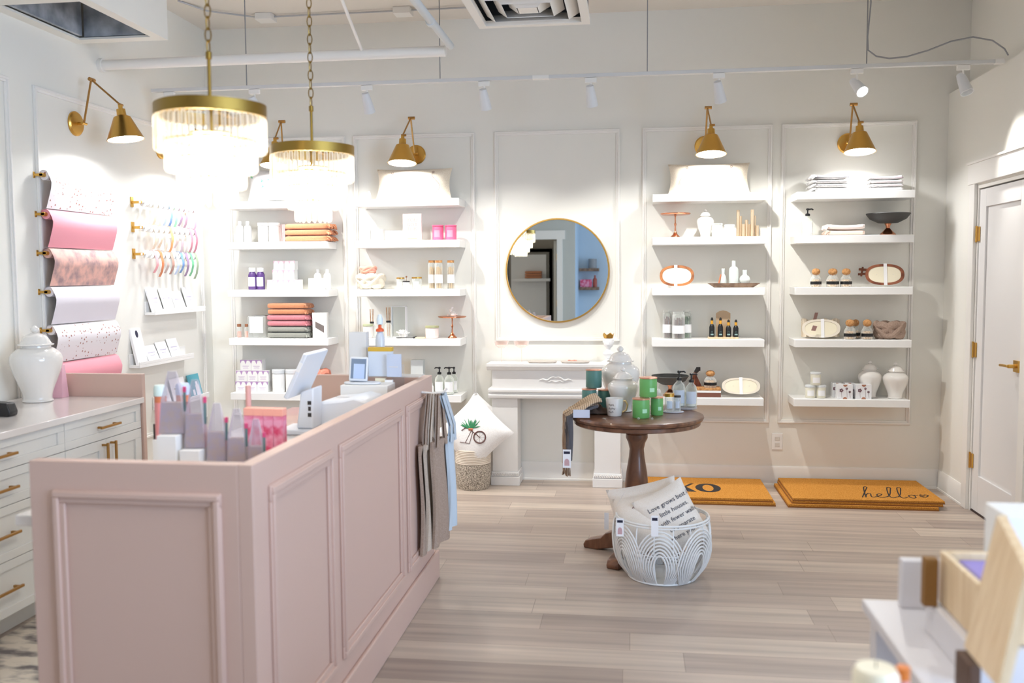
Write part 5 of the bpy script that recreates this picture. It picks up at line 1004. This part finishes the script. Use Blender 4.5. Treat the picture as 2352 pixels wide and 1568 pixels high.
tin('tin_candle', 'green candle tin stacked on top of the green pyramid', 1468, 1510, 866, 4.80, zt+max(PZ(914, tcx(1473, 4.75), 4.75), PZ(911, tcx(1509, 4.85), 4.85))-zt+.0015, GREEN, ROSEG, GL, .06, 'green candle tins')
tin('tin_candle', 'teal candle tin, lower left on the table by the scarf', 1336, 1371, 892, 5.00, zt, TEAL, ROSEG, None, .05, 'teal candle tins')
tin('tin_candle', 'teal candle tin, lower right on the table beside the large ginger jar', 1372, 1402, 894, 5.06, zt, TEAL, ROSEG, None, .05, 'teal candle tins')
tin('tin_candle', 'teal candle tin stacked on top of the two others', 1345, 1383, 848, 5.03, zt+(PZ(892, tcx(1352, 5.), 5.)-zt)+.003, TEAL, ROSEG, None, .05, 'teal candle tins')
ginger('tall white ginger jar at the back of the table', 1380, 1469, 794, 5.13, zt)
ginger('short white ginger jar in front of the tall one on the table', 1396, 1466, 843, 4.965, zt)
cx, w, h = span(1391, 1432, 914, 4.80, zt); R = w/2; o = T('mug', 'white mug with black script and a gold handle on the table', 'mug', (cx, 4.80, zt+EPS))
obj('cup', G().lathe([(0, 0), (R*.72, 0), (R*.8, h*.04), (R*.95, h*.6), (R, h), (R*.93, h), (R*.88, h*.6), (R*.72, h*.08), (0, h*.08)], 32), CER, o)
obj('handle', G().tube([(R*.9, 0, h*.82), (R*1.2, 0, h*.86), (R*1.45, 0, h*.62), (R*1.3, 0, h*.32), (R*.86, 0, h*.2)], [.004, .005, .005, .005, .004], 8), mat('gilt', (222, 196, 140), .3, .5), o, lab='gold-edged handle')
q = G(); wm = lambda x_, z_: (R*1.0*sin(x_/R-.3), -R*1.0*cos(x_/R-.3), z_)
for zz, n_ in ((.66, 13), (.46, 15), (.27, 11)): q.tube([wm(-.018+.0026*k, h*zz+.0045*sin(k*2.1+zz*9)+.002*sin(k*.9)) for k in range(n_)], .0008, 4)
obj('script', q, INK, o)
# trays, small candles, pumps
o = S('marble_tray', 'small scalloped marble tray under the two soap dispensers on the table', 'tray', G().prism(oval(.066, .055, 32), 0, .012, 'z'), mat('grey_marble', (176, 172, 172), .2), (tcx(1573, 5.09), 5.09, zt+EPS), None, .003)
pump('left soap dispenser of the pair on the table', 1545, 1574, 850, 5.095, zt+.0125, 'table soap dispensers', PALEBLUE, -1); pump('right soap dispenser of the pair on the table', 1574, 1601, 856, 5.085, zt+.0125, 'table soap dispensers', PALEBLUE, -1)
S('round_coaster', 'pale scalloped coaster under the glass candles on the table', 'coaster', G().prism(oval(.058, .035, 32, 2), 0, .006, 'z'), mat('pale_marble', (214, 214, 222), .2), (tcx(1546, 4.95), 4.95, zt+EPS), None, .002)
candle('candle_jar', 'glass candle with gold lid and knob right of the green tins', 1526, 1549, 903, 4.94, zt+.0065, GLASS, GOLD, PALEBLUE, None, lidh=.18)
candle('candle_jar', 'smaller glass candle with black bow behind the gold-lidded one', 1548, 1564, 908, 4.965, zt+.0065, GLASS, DARK, PALEBLUE, None, lidh=.12)
vase('egg_ornament', 'white round ornament behind the green tins', 1505, 1520, 893, 5.02, zt, [(.4, 0), (.9, .2), (1, .55), (.7, .9), (.3, 1), (0, 1)], cat='ornament')
for i in (0, 1): S('bead', 'tiny pale green bead on the table edge, %s of two' % ['left', 'right'][i], 'bead', G().lathe([(0, 0), (.005, .002), (.006, .006), (.005, .01), (0, .012)], 12), GLASSG, (tcx((1467, 1498)[i], 4.68), 4.68, zt+EPS))
# scarf draped over the left edge
SC_ = tex(mat('oatmeal_scarf', (206, 180, 148), .95), 'wave', 30, (176, 150, 124), (226, 204, 174), .3, .7, (1, 1, .4))
def drape(lab, x0, y0, w, ax, zbot, m, out=.0, seed=0, top=.05, name='knitted_scarf', frn=True, L=.15):
    o = T(name, lab, 'scarf', (0, 0, 0), 0, 'scarves draped on the table edge'); e = .352
    dirv = Vector((x0-tx, y0-ty, 0)).normalized(); side = Vector((-dirv.y, dirv.x, 0)); 
    def fn(u, v):
        s = (u-.5)*w; wob = .011*sin(u*26+seed+v*4)+.005*sin(u*50)
        if v < .45:
            q = v/.45; r = e-L+q*(L+.012); z_ = zt+.006+top*(1-q)**.7*sin(pi*min(1, .35+q*.65))+abs(wob)*1.3; s *= 1.2-.2*q
            p = Vector((tx, ty, 0))+dirv*r+side*s
        else:
            q = (v-.45)/.55; z_ = zt+.006-(zt-zbot)*q; p = Vector((tx, ty, 0))+dirv*(e+.016+out+wob)+side*s*(1-.35*q)
        return (p.x, p.y, z_)
    obj('knit_cloth', G().sheet(fn, 40, 24, -.005), m, o)
    if frn:
        g = G()
        for i in range(9):
            p = fn((i+.5)/9, 1); g.tube([p, (p[0]+.004*sin(i), p[1], p[2]-.03), (p[0]+.006*sin(i*2), p[1], p[2]-.06)], [.005, .006, .004], 6)
        obj('fringe', g, m, o)
drape('oatmeal knitted scarf hanging over the left edge of the table', tx-.352, 4.82, .20, 0, .60, SC_, .004, 1, .075)
drape('taupe knitted scarf hanging lowest over the left edge of the table', tx-.345, 4.78, .10, 0, .50, tex(mat('taupe_scarf', (160, 136, 114), .95), 'wave', 30, (140, 116, 96), (182, 158, 134), .3, .7), .014, 3, .045, L=.13)
drape('charcoal grey scarf strip between the oatmeal scarf and the price tag', tx-.335, 4.735, .05, 0, .53, mat('charcoal_scarf', (98, 96, 100), .95), .012, 5, .04, frn=False, L=.12)
def ptag(lab, px, y, ztop, h, w, arch=True, rx=0):
    o = T('price_tag', lab, 'tag', (PX(px, y, ztop), y, ztop)); obj('card', G().bb(-w/2, w/2, -.0008, .0008, -h, 0), LAB, o)
    obj('dark_header', G().bb(-w*.38, w*.38, -.0015, -.0009, -h*.24, -h*.1), mat('navy_band', (34, 34, 58), .5), o)
    if arch: obj('printed_arch', G().prism([(w*.3*cos(a), -h*.68+h*.18*sin(a)) for a in [pi*i/10 for i in range(11)]]+[(-w*.3, -h*.88), (w*.3, -h*.88)], -.0015, -.0009), mat('dusty_rose_print', (206, 168, 172), .6), o)
ptag('white price tag with navy band hanging from the table scarves', 1302, 4.63, PZ(1032, PX(1302, 4.63, .6), 4.63), .095, .042)
S('swing_label', 'pale blue paper label lying on the table scarf', 'label', G().box(0, 0, 0, .085, .002, .042), mat('label_blue', (214, 220, 236), .6), (tcx(1336, 4.69), 4.67, zt+.028))
S('dark_cloth', 'dark brown crumpled cloth between scarf and mug', 'cloth', G().sheet(lambda u, v: (-.06+.12*u, -.04+.08*v, .006+.05*sin(pi*u)*sin(pi*v)*(.7+.3*sin(u*17+v*9))), 20, 14, .004), mat('dark_brown_cloth', (92, 74, 62), .95), (tcx(1372, 4.86), 4.86, zt+EPS))
# ================================================================== WICKER BASKET with pillows
bx, by = .155, 4.545
WICK = mat('white_rattan', (240, 241, 240), .5)
o = T('wicker_basket', 'large white rattan basket of pillows in front of the table', 'basket', (bx, by, 0))
def brad(z): 
    P_ = [(0, .165), (.03, .19), (.08, .222), (.14, .238), (.2, .242), (.26, .238), (.31, .226)]
    for (a, ra), (b, rb) in zip(P_, P_[1:]):
        if z <= b: return ra+(rb-ra)*max(0, z-a)/(b-a)
    return P_[-1][1]
def bp(th, z, off=0): r = brad(z)+off; return (r*cos(th), r*sin(th), z+.004)
for row in (0, 1):
    nf = 7
    for k in range(nf):
        g = G(); tc_ = -pi/2-.08+2*pi*(k+.5*row)/nf; s_ = .004*((k % 2)*2-1) if row == 0 else -.010
        for j in range(8 if row == 0 else 6):
            a = (.17+.056*j) if row == 0 else (.05+.05*j); hh_ = (.165+.0165*j) if row == 0 else (.10+.016*j); pts = []
            for i in range(21):
                u = pi*i/20; q = cos(u); zz = hh_*sin(u)**.8 if row == 0 else hh_*sin(u)**.55
                pts.append(bp(tc_-a*q*(.62+.38*min(1, zz/.10)), min(.29, max(.002, zz)), s_))
            g.tube(pts, .0043, 5)
        obj('woven_arch_fan', g, WICK, o)
g = G()
for zz, r_ in ((.002, .005), (.16, .003), (.305, .0055), (.293, .004)): g.tube([bp(2*pi*i/48, zz, -.006 if .1 < zz < .2 else 0) for i in range(48)], r_, 6, True)
obj('rim_and_base_rings', g, WICK, o)
g = G()
for k in range(16): g.tube([bp(2*pi*k/16+.196, zz, -.006) for zz in (.003, .04, .1, .16, .22, .27, .305)], .0035, 5)
obj('uprights', g, WICK, o)
obj('basket_floor', G().cyl(.163, .001, .006, 32), WICK, o)
def textart(o, wr):
    g = G(); lines = ['Love grows best in', 'little houses,', 'with fewer walls', 'to separate', 'where you eat']
    for i, s in enumerate(lines): obj('printed_line', G().text(s, .031, TM(.025, 0, .075-.042*i), .0004, wrap=lambda p: wr(p, .003)), mat('slate_ink', (84, 92, 116), .8), o, lab='slate blue line of text')
CNV = tex(mat('cream_canvas', (240, 232, 222), .95, sheen=.2), 'noise', 300, (238, 228, 216), (246, 239, 230), bump=.15)
pillow('throw_pillow', 'cream pillow with slate printed text at the right of the basket', .28, .32, .06, Matrix.Translation((bx+.045, by-.045, .30)) @ Matrix.Rotation(radians(8), 4, 'Z') @ Matrix.Rotation(radians(-16), 4, 'X') @ Matrix.Rotation(radians(-27), 4, 'Y'), CNV, textart, grp='cream pillows in the rattan basket')
def markart(o, wr): obj('printed_marks', G().tube([wr((-.02+.01*i, 0, .07+.012*sin(i))) for i in range(8)], .002, 5), mat('plum_ink', (120, 84, 96), .8), o)
pillow('throw_pillow', 'plain cream pillow at the front left of the basket', .28, .30, .06, Matrix.Translation((bx-.10, by-.035, .27)) @ Matrix.Rotation(radians(-22), 4, 'Z') @ Matrix.Rotation(radians(-22), 4, 'X') @ Matrix.Rotation(radians(-17), 4, 'Y'), CNV, markart, grp='cream pillows in the rattan basket')
pillow('throw_pillow', 'cream pillow leaning behind the other two in the basket', .36, .32, .045, Matrix.Translation((bx-.075, by+.075, .29)) @ Matrix.Rotation(radians(-8), 4, 'Z') @ Matrix.Rotation(radians(-14), 4, 'X') @ Matrix.Rotation(radians(-15), 4, 'Y'), CNV, None, grp='cream pillows in the rattan basket')
ptag('white price tag with navy band on the left rim of the basket', 1424, 4.36, PZ(1190, PX(1424, 4.36, .3), 4.36), .088, .036)
ptag('white price tag with navy band on the front middle of the basket', 1504, 4.31, PZ(1184, PX(1504, 4.31, .3), 4.31), .10, .034, False)
S('swing_label', 'small grey label dangling left of the basket', 'label', G().bb(-.011, .011, -.001, .001, -.085, 0).tube([(0, 0, 0), (.05, .02, .03), (.09, .03, .10)], .0006, 4), mat('label_grey', (206, 200, 196), .6), (PX(1393, 4.5, .25), 4.5, PZ(1177, PX(1393, 4.5, .25), 4.5)))
# ================================================================== BICYCLE PILLOW BASKET
gx, gy = -1.112, 6.335
o = T('rope_basket', 'small rope basket with grey woven base beside the mantel', 'basket', (gx, gy, 0))
obj('woven_base', G().lathe([(0, 0), (.108, 0), (.116, .02), (.124, .1), (.126, .18), (.118, .18), (.11, .02), (0, .012)], 40), tex(mat('grey_weave', (170, 156, 138), .95), 'noise', 170, (116, 104, 92), (222, 212, 196), .45, .55, (1, 1, 1.6), bump=.8), o, lab='grey and cream woven lower half')
g = G()
for i in range(9): g.tube([(.121*cos(2*pi*k/36), .121*sin(2*pi*k/36), .187+.0115*i) for k in range(36)], .0066, 6, True)
obj('rope_rim', g, mat('cream_rope', (224, 212, 196), .9), o, lab='cream coiled rope upper half')
def bike(o, wr):
    R45 = lambda x, z_: wr((x*cos(radians(45))-z_*sin(radians(45)), 0, x*sin(radians(45))+z_*cos(radians(45))))
    g = G(); cx_, cz_ = .05, -.045
    for q, rr_ in ((.042, .0035), (.036, .0012)): g.tube([R45(cx_+q*cos(2*pi*i/28), cz_+q*sin(2*pi*i/28)) for i in range(28)], rr_, 5, True)
    for i in range(8): g.tube([R45(cx_, cz_), R45(cx_+.038*cos(i*pi/4), cz_+.038*sin(i*pi/4))], .0005, 4)
    g.tube([R45(cx_, cz_), R45(-.01, .0), R45(-.02, .02)], .0025, 5); g.tube([R45(-.01, 0), R45(-.05, -.085), R45(-.09, -.08)], .0022, 5); g.tube([R45(0, -.01), R45(-.02, -.09), R45(-.05, -.085)], .0022, 5); g.tube([R45(-.08, .0), R45(-.06, .015), R45(-.045, .02)], .003, 5)
    obj('printed_bicycle', g, mat('brown_bike_ink', (104, 66, 60), .8), o, lab='brown bicycle print')
    g = G(); rr = random.Random(4)
    for i in range(34):
        a = rr.uniform(.1, pi-.1); L = rr.uniform(.04, .085); g.tube([R45(-.015, .015), R45(-.015+L*.6*cos(a), .015+L*.5*sin(a)), R45(-.015+L*cos(a), .015+L*sin(a)*1.05)], [.001, .0035, .001], 4)
    obj('printed_leaves', g, mat('leaf_print', (70, 150, 104), .8), o, lab='green leaf print'); obj('printed_basket', G().tube([R45(-.03, .008), R45(0, .008)], .008, 5), mat('basket_print', (196, 120, 90), .8), o)
pillow('throw_pillow', 'white pillow printed with a bicycle and leaves, set on a corner in the rope basket', .40, .40, .075, Matrix.Translation((gx+.015, gy-.02, .40)) @ Matrix.Rotation(radians(-18), 4, 'X') @ Matrix.Rotation(radians(45), 4, 'Y'), WHITEC, bike)
pillow('throw_pillow', 'plain white pillow behind the bicycle pillow', .36, .36, .05, Matrix.Translation((gx+.02, gy+.13, .42)) @ Matrix.Rotation(radians(-10), 4, 'X') @ Matrix.Rotation(radians(38), 4, 'Y'), WHITEC)
# ================================================================== DOORMATS
def mat_(lab, x0, x1, y0, y1, z0, th, art=None):
    o = T('doormat', lab, 'doormat', ((x0+x1)/2, (y0+y1)/2, z0), 0, 'coir doormats by the back wall'); a, b = (x1-x0)/2, (y1-y0)/2
    obj('backing', G().bb(-a, a, -b, b, 0, th*.3), COIRB, o); obj('coir_pile', G().bb(-a+.001, a-.001, -b+.001, b-.001, th*.3+.0002, th), COIR, o, .002)
    if art: art(o, th)
def xo(o, th):
    g = G(); FM = lambda x, y: Matrix.Translation((x, y, th+.0007))
    def ro(cx_, rx_, ry_, wx, wy):
        n_ = 36; v = []
        for zz in (0, .001):
            for (A, B) in ((rx_, ry_), (rx_-wx, ry_-wy)): v += [(cx_+A*cos(2*pi*i/n_), -.02+B*sin(2*pi*i/n_), th+.0003+zz) for i in range(n_)]
        f = []
        for i in range(n_): j = (i+1) % n_; f += [(i, j, n_+j, n_+i), (2*n_+i, 2*n_+j, 3*n_+j, 3*n_+i), (i, j, 2*n_+j, 2*n_+i), (n_+i, n_+j, 3*n_+j, 3*n_+i)]
        g.add(v, f)
    for c_ in (.06, -.27): ro(c_, .085, .125, .048, .03)
    for c_ in (-.105, ): g.prism([(c_-.08, .1), (c_-.03, .1), (c_+.08, -.14), (c_+.03, -.14)], th+.0003, th+.0012, 'z').prism([(c_+.055, .1), (c_+.075, .1), (c_-.055, -.14), (c_-.075, -.14)], th+.0013, th+.002, 'z')
    obj('lettering', g, INK, o, lab='black xo lettering')
def hello(o, th):
    L_ = {'h': [[(0, 0), (.03, .06), (.07, .14), (.085, .17), (.075, .18), (.06, .15), (.035, .06), (.02, 0)], [(.02, 0), (.035, .04), (.055, .065), (.065, .055), (.055, .02), (.06, .002), (.08, .015)]],
          'e': [[(0, .015), (.02, .03), (.04, .05), (.035, .062), (.018, .055), (.008, .03), (.016, .005), (.035, .004), (.06, .02)]],
          'l': [[(0, .015), (.03, .06), (.06, .13), (.075, .17), (.062, .178), (.045, .14), (.022, .06), (.016, .01), (.03, .002), (.055, .02)]],
          'o': [[(.03, .055), (.012, .045), (.006, .02), (.018, .004), (.036, .014), (.042, .04), (.03, .056), (.045, .05), (.065, .055)]], 
          '<': [[(.02, .03), (.005, .05), (.015, .062), (.025, .05), (.038, .064), (.05, .05), (.02, .02), (.0, .035)]]}
    g = G(); x = -.02
    for ch_, ad in (('h', .085), ('e', .06), ('l', .058), ('l', .06), ('o', .07), ('<', .06)):
        for st in L_[ch_]:
            P_ = st; pts = []
            for i in range(len(P_)-1):
                p0 = P_[max(i-1, 0)]; p1 = P_[i]; p2 = P_[i+1]; p3 = P_[min(i+2, len(P_)-1)]
                for k in range(4):
                    t_ = k/4; pts.append(tuple(.5*((2*p1[d_])+(-p0[d_]+p2[d_])*t_+(2*p0[d_]-5*p1[d_]+4*p2[d_]-p3[d_])*t_*t_+(-p0[d_]+3*p1[d_]-3*p2[d_]+p3[d_])*t_**3) for d_ in (0, 1)))
            pts.append(P_[-1]); g.tube([(x+p*1.15+.0*q, -.235+q*1.7, th+.0008) for p, q in pts], .0042, 5, fl=.35)
        x += ad*1.12
    obj('lettering', g, INK, o, lab='black script hello')
mat_('under-mat of the left doormat pair', .02, .93, 6.0, 6.6, .0005, .022)
mat_('left doormat with black xo letters, on top of its pair', .01, .915, 6.012, 6.61, .023, .022, xo)
mat_('lowest of the three right-hand doormats', 1.005, 1.93, 5.985, 6.585, .0005, .022)
mat_('middle of the three right-hand doormats', 1.03, 1.96, 6.00, 6.60, .023, .018)
mat_('right-hand doormat reading hello in black script, topmost of three', 1.035, 1.97, 6.0, 6.6, .0415, .018, hello)
# ================================================================== NEAR DISPLAY (bottom right)
DW = mat('display_white', (222, 218, 220), .4)
o = T('display_table', 'white two-level display table in the blurred right foreground', 'table', (.53, 1.0, 0))
obj('table_top', G().bb(0, 1.1, -.1, 1.155, .725, .75), DW, o, .003)
for x_, y_ in ((.04, -.06), (1.05, -.06), (.04, 1.11), (1.05, 1.11)): obj('leg', G().bb(x_-.025, x_+.025, y_-.025, y_+.025, .0, .7245), DW, o, .002)
obj('back_riser', G().bb(.072, 1.0, 1.10, 1.13, .7505, .86), DW, o, .003)
obj('lower_shelf', G().bb(-.22, 1.08, -.08, .70, .42, .445), DW, o, .003)
def hexa(P_, dx): v = [tuple(p) for p in P_]+[(p[0]+dx, p[1], p[2]) for p in P_]; return G().add(v, [(0, 1, 2, 3), (7, 6, 5, 4)]+[(i, (i+1) % 4, 4+(i+1) % 4, 4+i) for i in range(4)])
def bpx(px, py, y): 
    k1 = (px-1176)/F_PX; x = PX(px, y, 1.0); 
    for _ in range(6): zz = PZ(py, x, y); x = PX(px, y, zz)
    return Vector((x, y, PZ(py, x, y)))
o = T('pine_crate', 'pale pine crate holding a purple item on the near display', 'crate', (0, 0, 0))
ox = .632; cz = .822
obj('crate_side', G().bb(ox, ox+.012, 1.73, 1.95, cz, .93), PINE, o, .002); obj('crate_back', G().bb(ox+.0125, ox+.28, 1.938, 1.95, cz, .93), PINE, o, .002); obj('crate_floor', G().bb(ox+.0125, ox+.28, 1.742, 1.9375, cz, cz+.01), PINE, o); obj('crate_front', G().bb(ox+.0125, ox+.28, 1.73, 1.7415, cz, .93), PINE, o, .002)
S('crate_plinth', 'white block under the pale pine crate', 'block', G().bb(.0, .32, 0, .26, 0, .069), DW, (.615, 1.715, .7505), None, .002)
S('purple_packet', 'purple packet lying in the pine crate', 'packet', G().bb(ox+.03, ox+.24, 1.75, 1.93, cz+.0115, .918), mat('soft_purple', (150, 134, 200), .5), (0, 0, 0), None, .004)
S('wood_block', 'dark ochre wooden block left of the pine crate', 'block', G().bb(-.016, .011, -.012, .012, 0, .10), DWOOD, (.610, 1.93, .8205), None, .002)
A_, B_, C_, D_ = bpx(2290, 1183, 1.72), bpx(2356, 1312, 1.42), bpx(2292, 1580, 1.40), bpx(2214, 1485, 1.70)
C_.z = max(C_.z, .7515); D_.z = max(D_.z, .7515)
S('pine_board', 'tall pale pine display board leaning at the right edge', 'board', hexa([A_, B_, C_, D_], .016), PINE)
S('board_foot', 'dark wooden foot behind the leaning pine board', 'block', G().bb(-.01, .01, -.02, .05, 0, .075), mat('dark_brown_wood', (92, 66, 50), .6), (D_.x-.008, 1.64, .7506), None, .002)
S('white_box', 'white box behind the leaning pine board at the right edge', 'box', G().bb(0, .30, 0, .12, 0, PZ(1185, .76, 1.96)-.7506), WHITE, (.765, 1.96, .7506), None, .003)
p_ = bpx(2012, 1532, 1.45); o = T('pillar_candle', 'cream pillar candle at the bottom edge beside the near display', 'candle', (p_.x, 1.45, .446)); obj('wax', G().lathe([(0, 0), (.032, 0), (.035, .01), (.035, p_.z-.446-.01), (.03, p_.z-.446), (0, p_.z-.446)], 28), CREAM, o); obj('wick', G().tube([(0, 0, p_.z-.446), (0, 0, p_.z-.436)], .001, 5), DARK, o)
p_ = bpx(2056, 1530, 1.45); o = T('lip_balm', 'small pink tube with orange cap beside the pillar candle', 'tube', (p_.x+.012, 1.45, .446)); obj('tube', G().cyl(.010, 0, p_.z-.446-.02, 14), mat('pink_tube', (240, 170, 170), .5), o); obj('cap', G().cyl(.0105, p_.z-.446-.0198, p_.z-.446, 14), mat('orange_cap', (232, 130, 50), .4), o)
# ================================================================== REAR OF THE SHOP (seen in the mirror)
GW = mat('rear_wall_paint', (196, 198, 192), .7, spec=.2); BW = mat('rear_blue_wall', (196, 214, 228), .7, spec=.2)
RY = -1.5
ST('wall_rear', G().bb(-4.2, -3.3, RY-.1, RY, 0, ZC).bb(-1.19, -.90, RY-.1, RY, 0, ZC).bb(-3.3, -1.19, RY-.1, RY, 2.08, ZC), GW)
ST('trim_11', G().bb(-1.19, -1.10, RY, RY+.02, 0, 2.08).bb(-2.3, -1.06, RY, RY+.025, 2.08, 2.22), TRIM)
ST('wall_rear_side', G().bb(-1.0, -.90, -3.4, RY-.1, 0, ZC), BW)
ST('wall_rear_blue', G().bb(-.9, .6, -2.7, -2.6, 0, ZC), BW)
ST('wall_rear_far', G().bb(-4.2, -1.0, -3.5, -3.4, 0, ZC), mat('rear_taupe', (170, 160, 146), .7))
d2 = obj('door_2', G().bb(-1.25, -1.205, RY-.86, RY-.105, .01, 2.06), mat('rear_door', (206, 200, 188), .5)); d2['kind'] = 'structure'
for zz in (1.05, 1.80): obj('hinge', G().bb(-1.203, -1.19, RY-.13, RY-.08, zz-.05, zz+.05), GOLD, d2)
for i, zz in enumerate((1.62, 1.30)): S('rear_wall_shelf', 'brown wooden wall shelf seen in the mirror, %s of two' % ['upper', 'lower'][i], 'shelf', G().bb(-.88, -.55, -2.598, -2.40, zz-.05, zz), TRAYW, (0, 0, 0), 'brown shelves seen in the mirror')
S('grey_pot', 'grey pot on the upper brown shelf seen in the mirror', 'pot', G().cyl(.07, 0, .16, 20), GREY, (-.66, -2.5, 1.6205))
S('pink_gift_set', 'row of pink boxes on the lower brown shelf seen in the mirror', 'box', G().bb(-.1, .1, -.05, .05, 0, .13), PT, (-.77, -2.5, 1.3005))
S('red_bottle', 'reddish bottle right of the pink boxes seen in the mirror', 'bottle', G().lathe([(0, 0), (.035, 0), (.035, .13), (.015, .16), (.015, .2), (0, .2)], 18), mat('red_glass', (170, 80, 60), .3), (-.62, -2.5, 1.3005))
o = T('framed_mirror', 'large ornate grey frame in the rear room seen in the mirror', 'frame', (-1.85, -3.3, 0)); obj('frame', frame(G(), -.45, .45, .5, 2.0, .14, .05, 0, 'y'), mat('ornate_grey', (140, 134, 124), .6), o); obj('picture', G().bb(-.32, .32, .002, .01, .62, 1.88), WHITE, o)
for i in range(3): towel('rust folded towel stacked in the rear room, %s of three' % ['lowest', 'middle', 'topmost'][i], -1.75, -3.2, 1.45+i*.045, .3, .12, .044, ORANGE, grp='rear rust towels')
S('rear_ledge', 'white ledge carrying rust towels in the rear room', 'shelf', G().bb(-2.1, -1.45, -3.26, -3.1, 1.40, 1.449), SHELF)

# added unseen housing for the ceiling fill light; added unseen frame for the assumed daylight window
o = T('fill_light_housing', 'added square white housing around the unseen ceiling fill light', 'ceiling light', (-.2, 1.2, 3.255)); obj('housing', G().bb(-.66, .66, -.66, .66, .0, .09), TRIM, o, .003); obj('frame', G().bb(-.66, .66, -.66, -.61, -.02, -.0005).bb(-.66, .66, .61, .66, -.02, -.0005).bb(-.66, -.61, -.61, .61, -.02, -.0005).bb(.61, .66, -.61, .61, -.02, -.0005), TRIM, o)
def assumed_winframe(x0, y0, x1, y1, za, zb):
    g = G(); d = (Vector((x1, y1, 0))-Vector((x0, y0, 0))); L = d.length; M = Matrix.Translation((x0, y0, 0)) @ Matrix.Rotation(math.atan2(d.y, d.x), 4, 'Z')
    g.bb(0, L, -.03, .03, za-.08, za, M).bb(0, L, -.03, .03, zb, zb+.08, M)
    for k in range(4): g.bb(L*k/3-.03, L*k/3+.03, -.03, .03, za, zb, M)
    return g
ST('assumed_window_1', assumed_winframe(3.70, -1.3, 3.85, 1.95, .45, 2.9), TRIM)  # unseen frame added for a window assumed from the cool side light
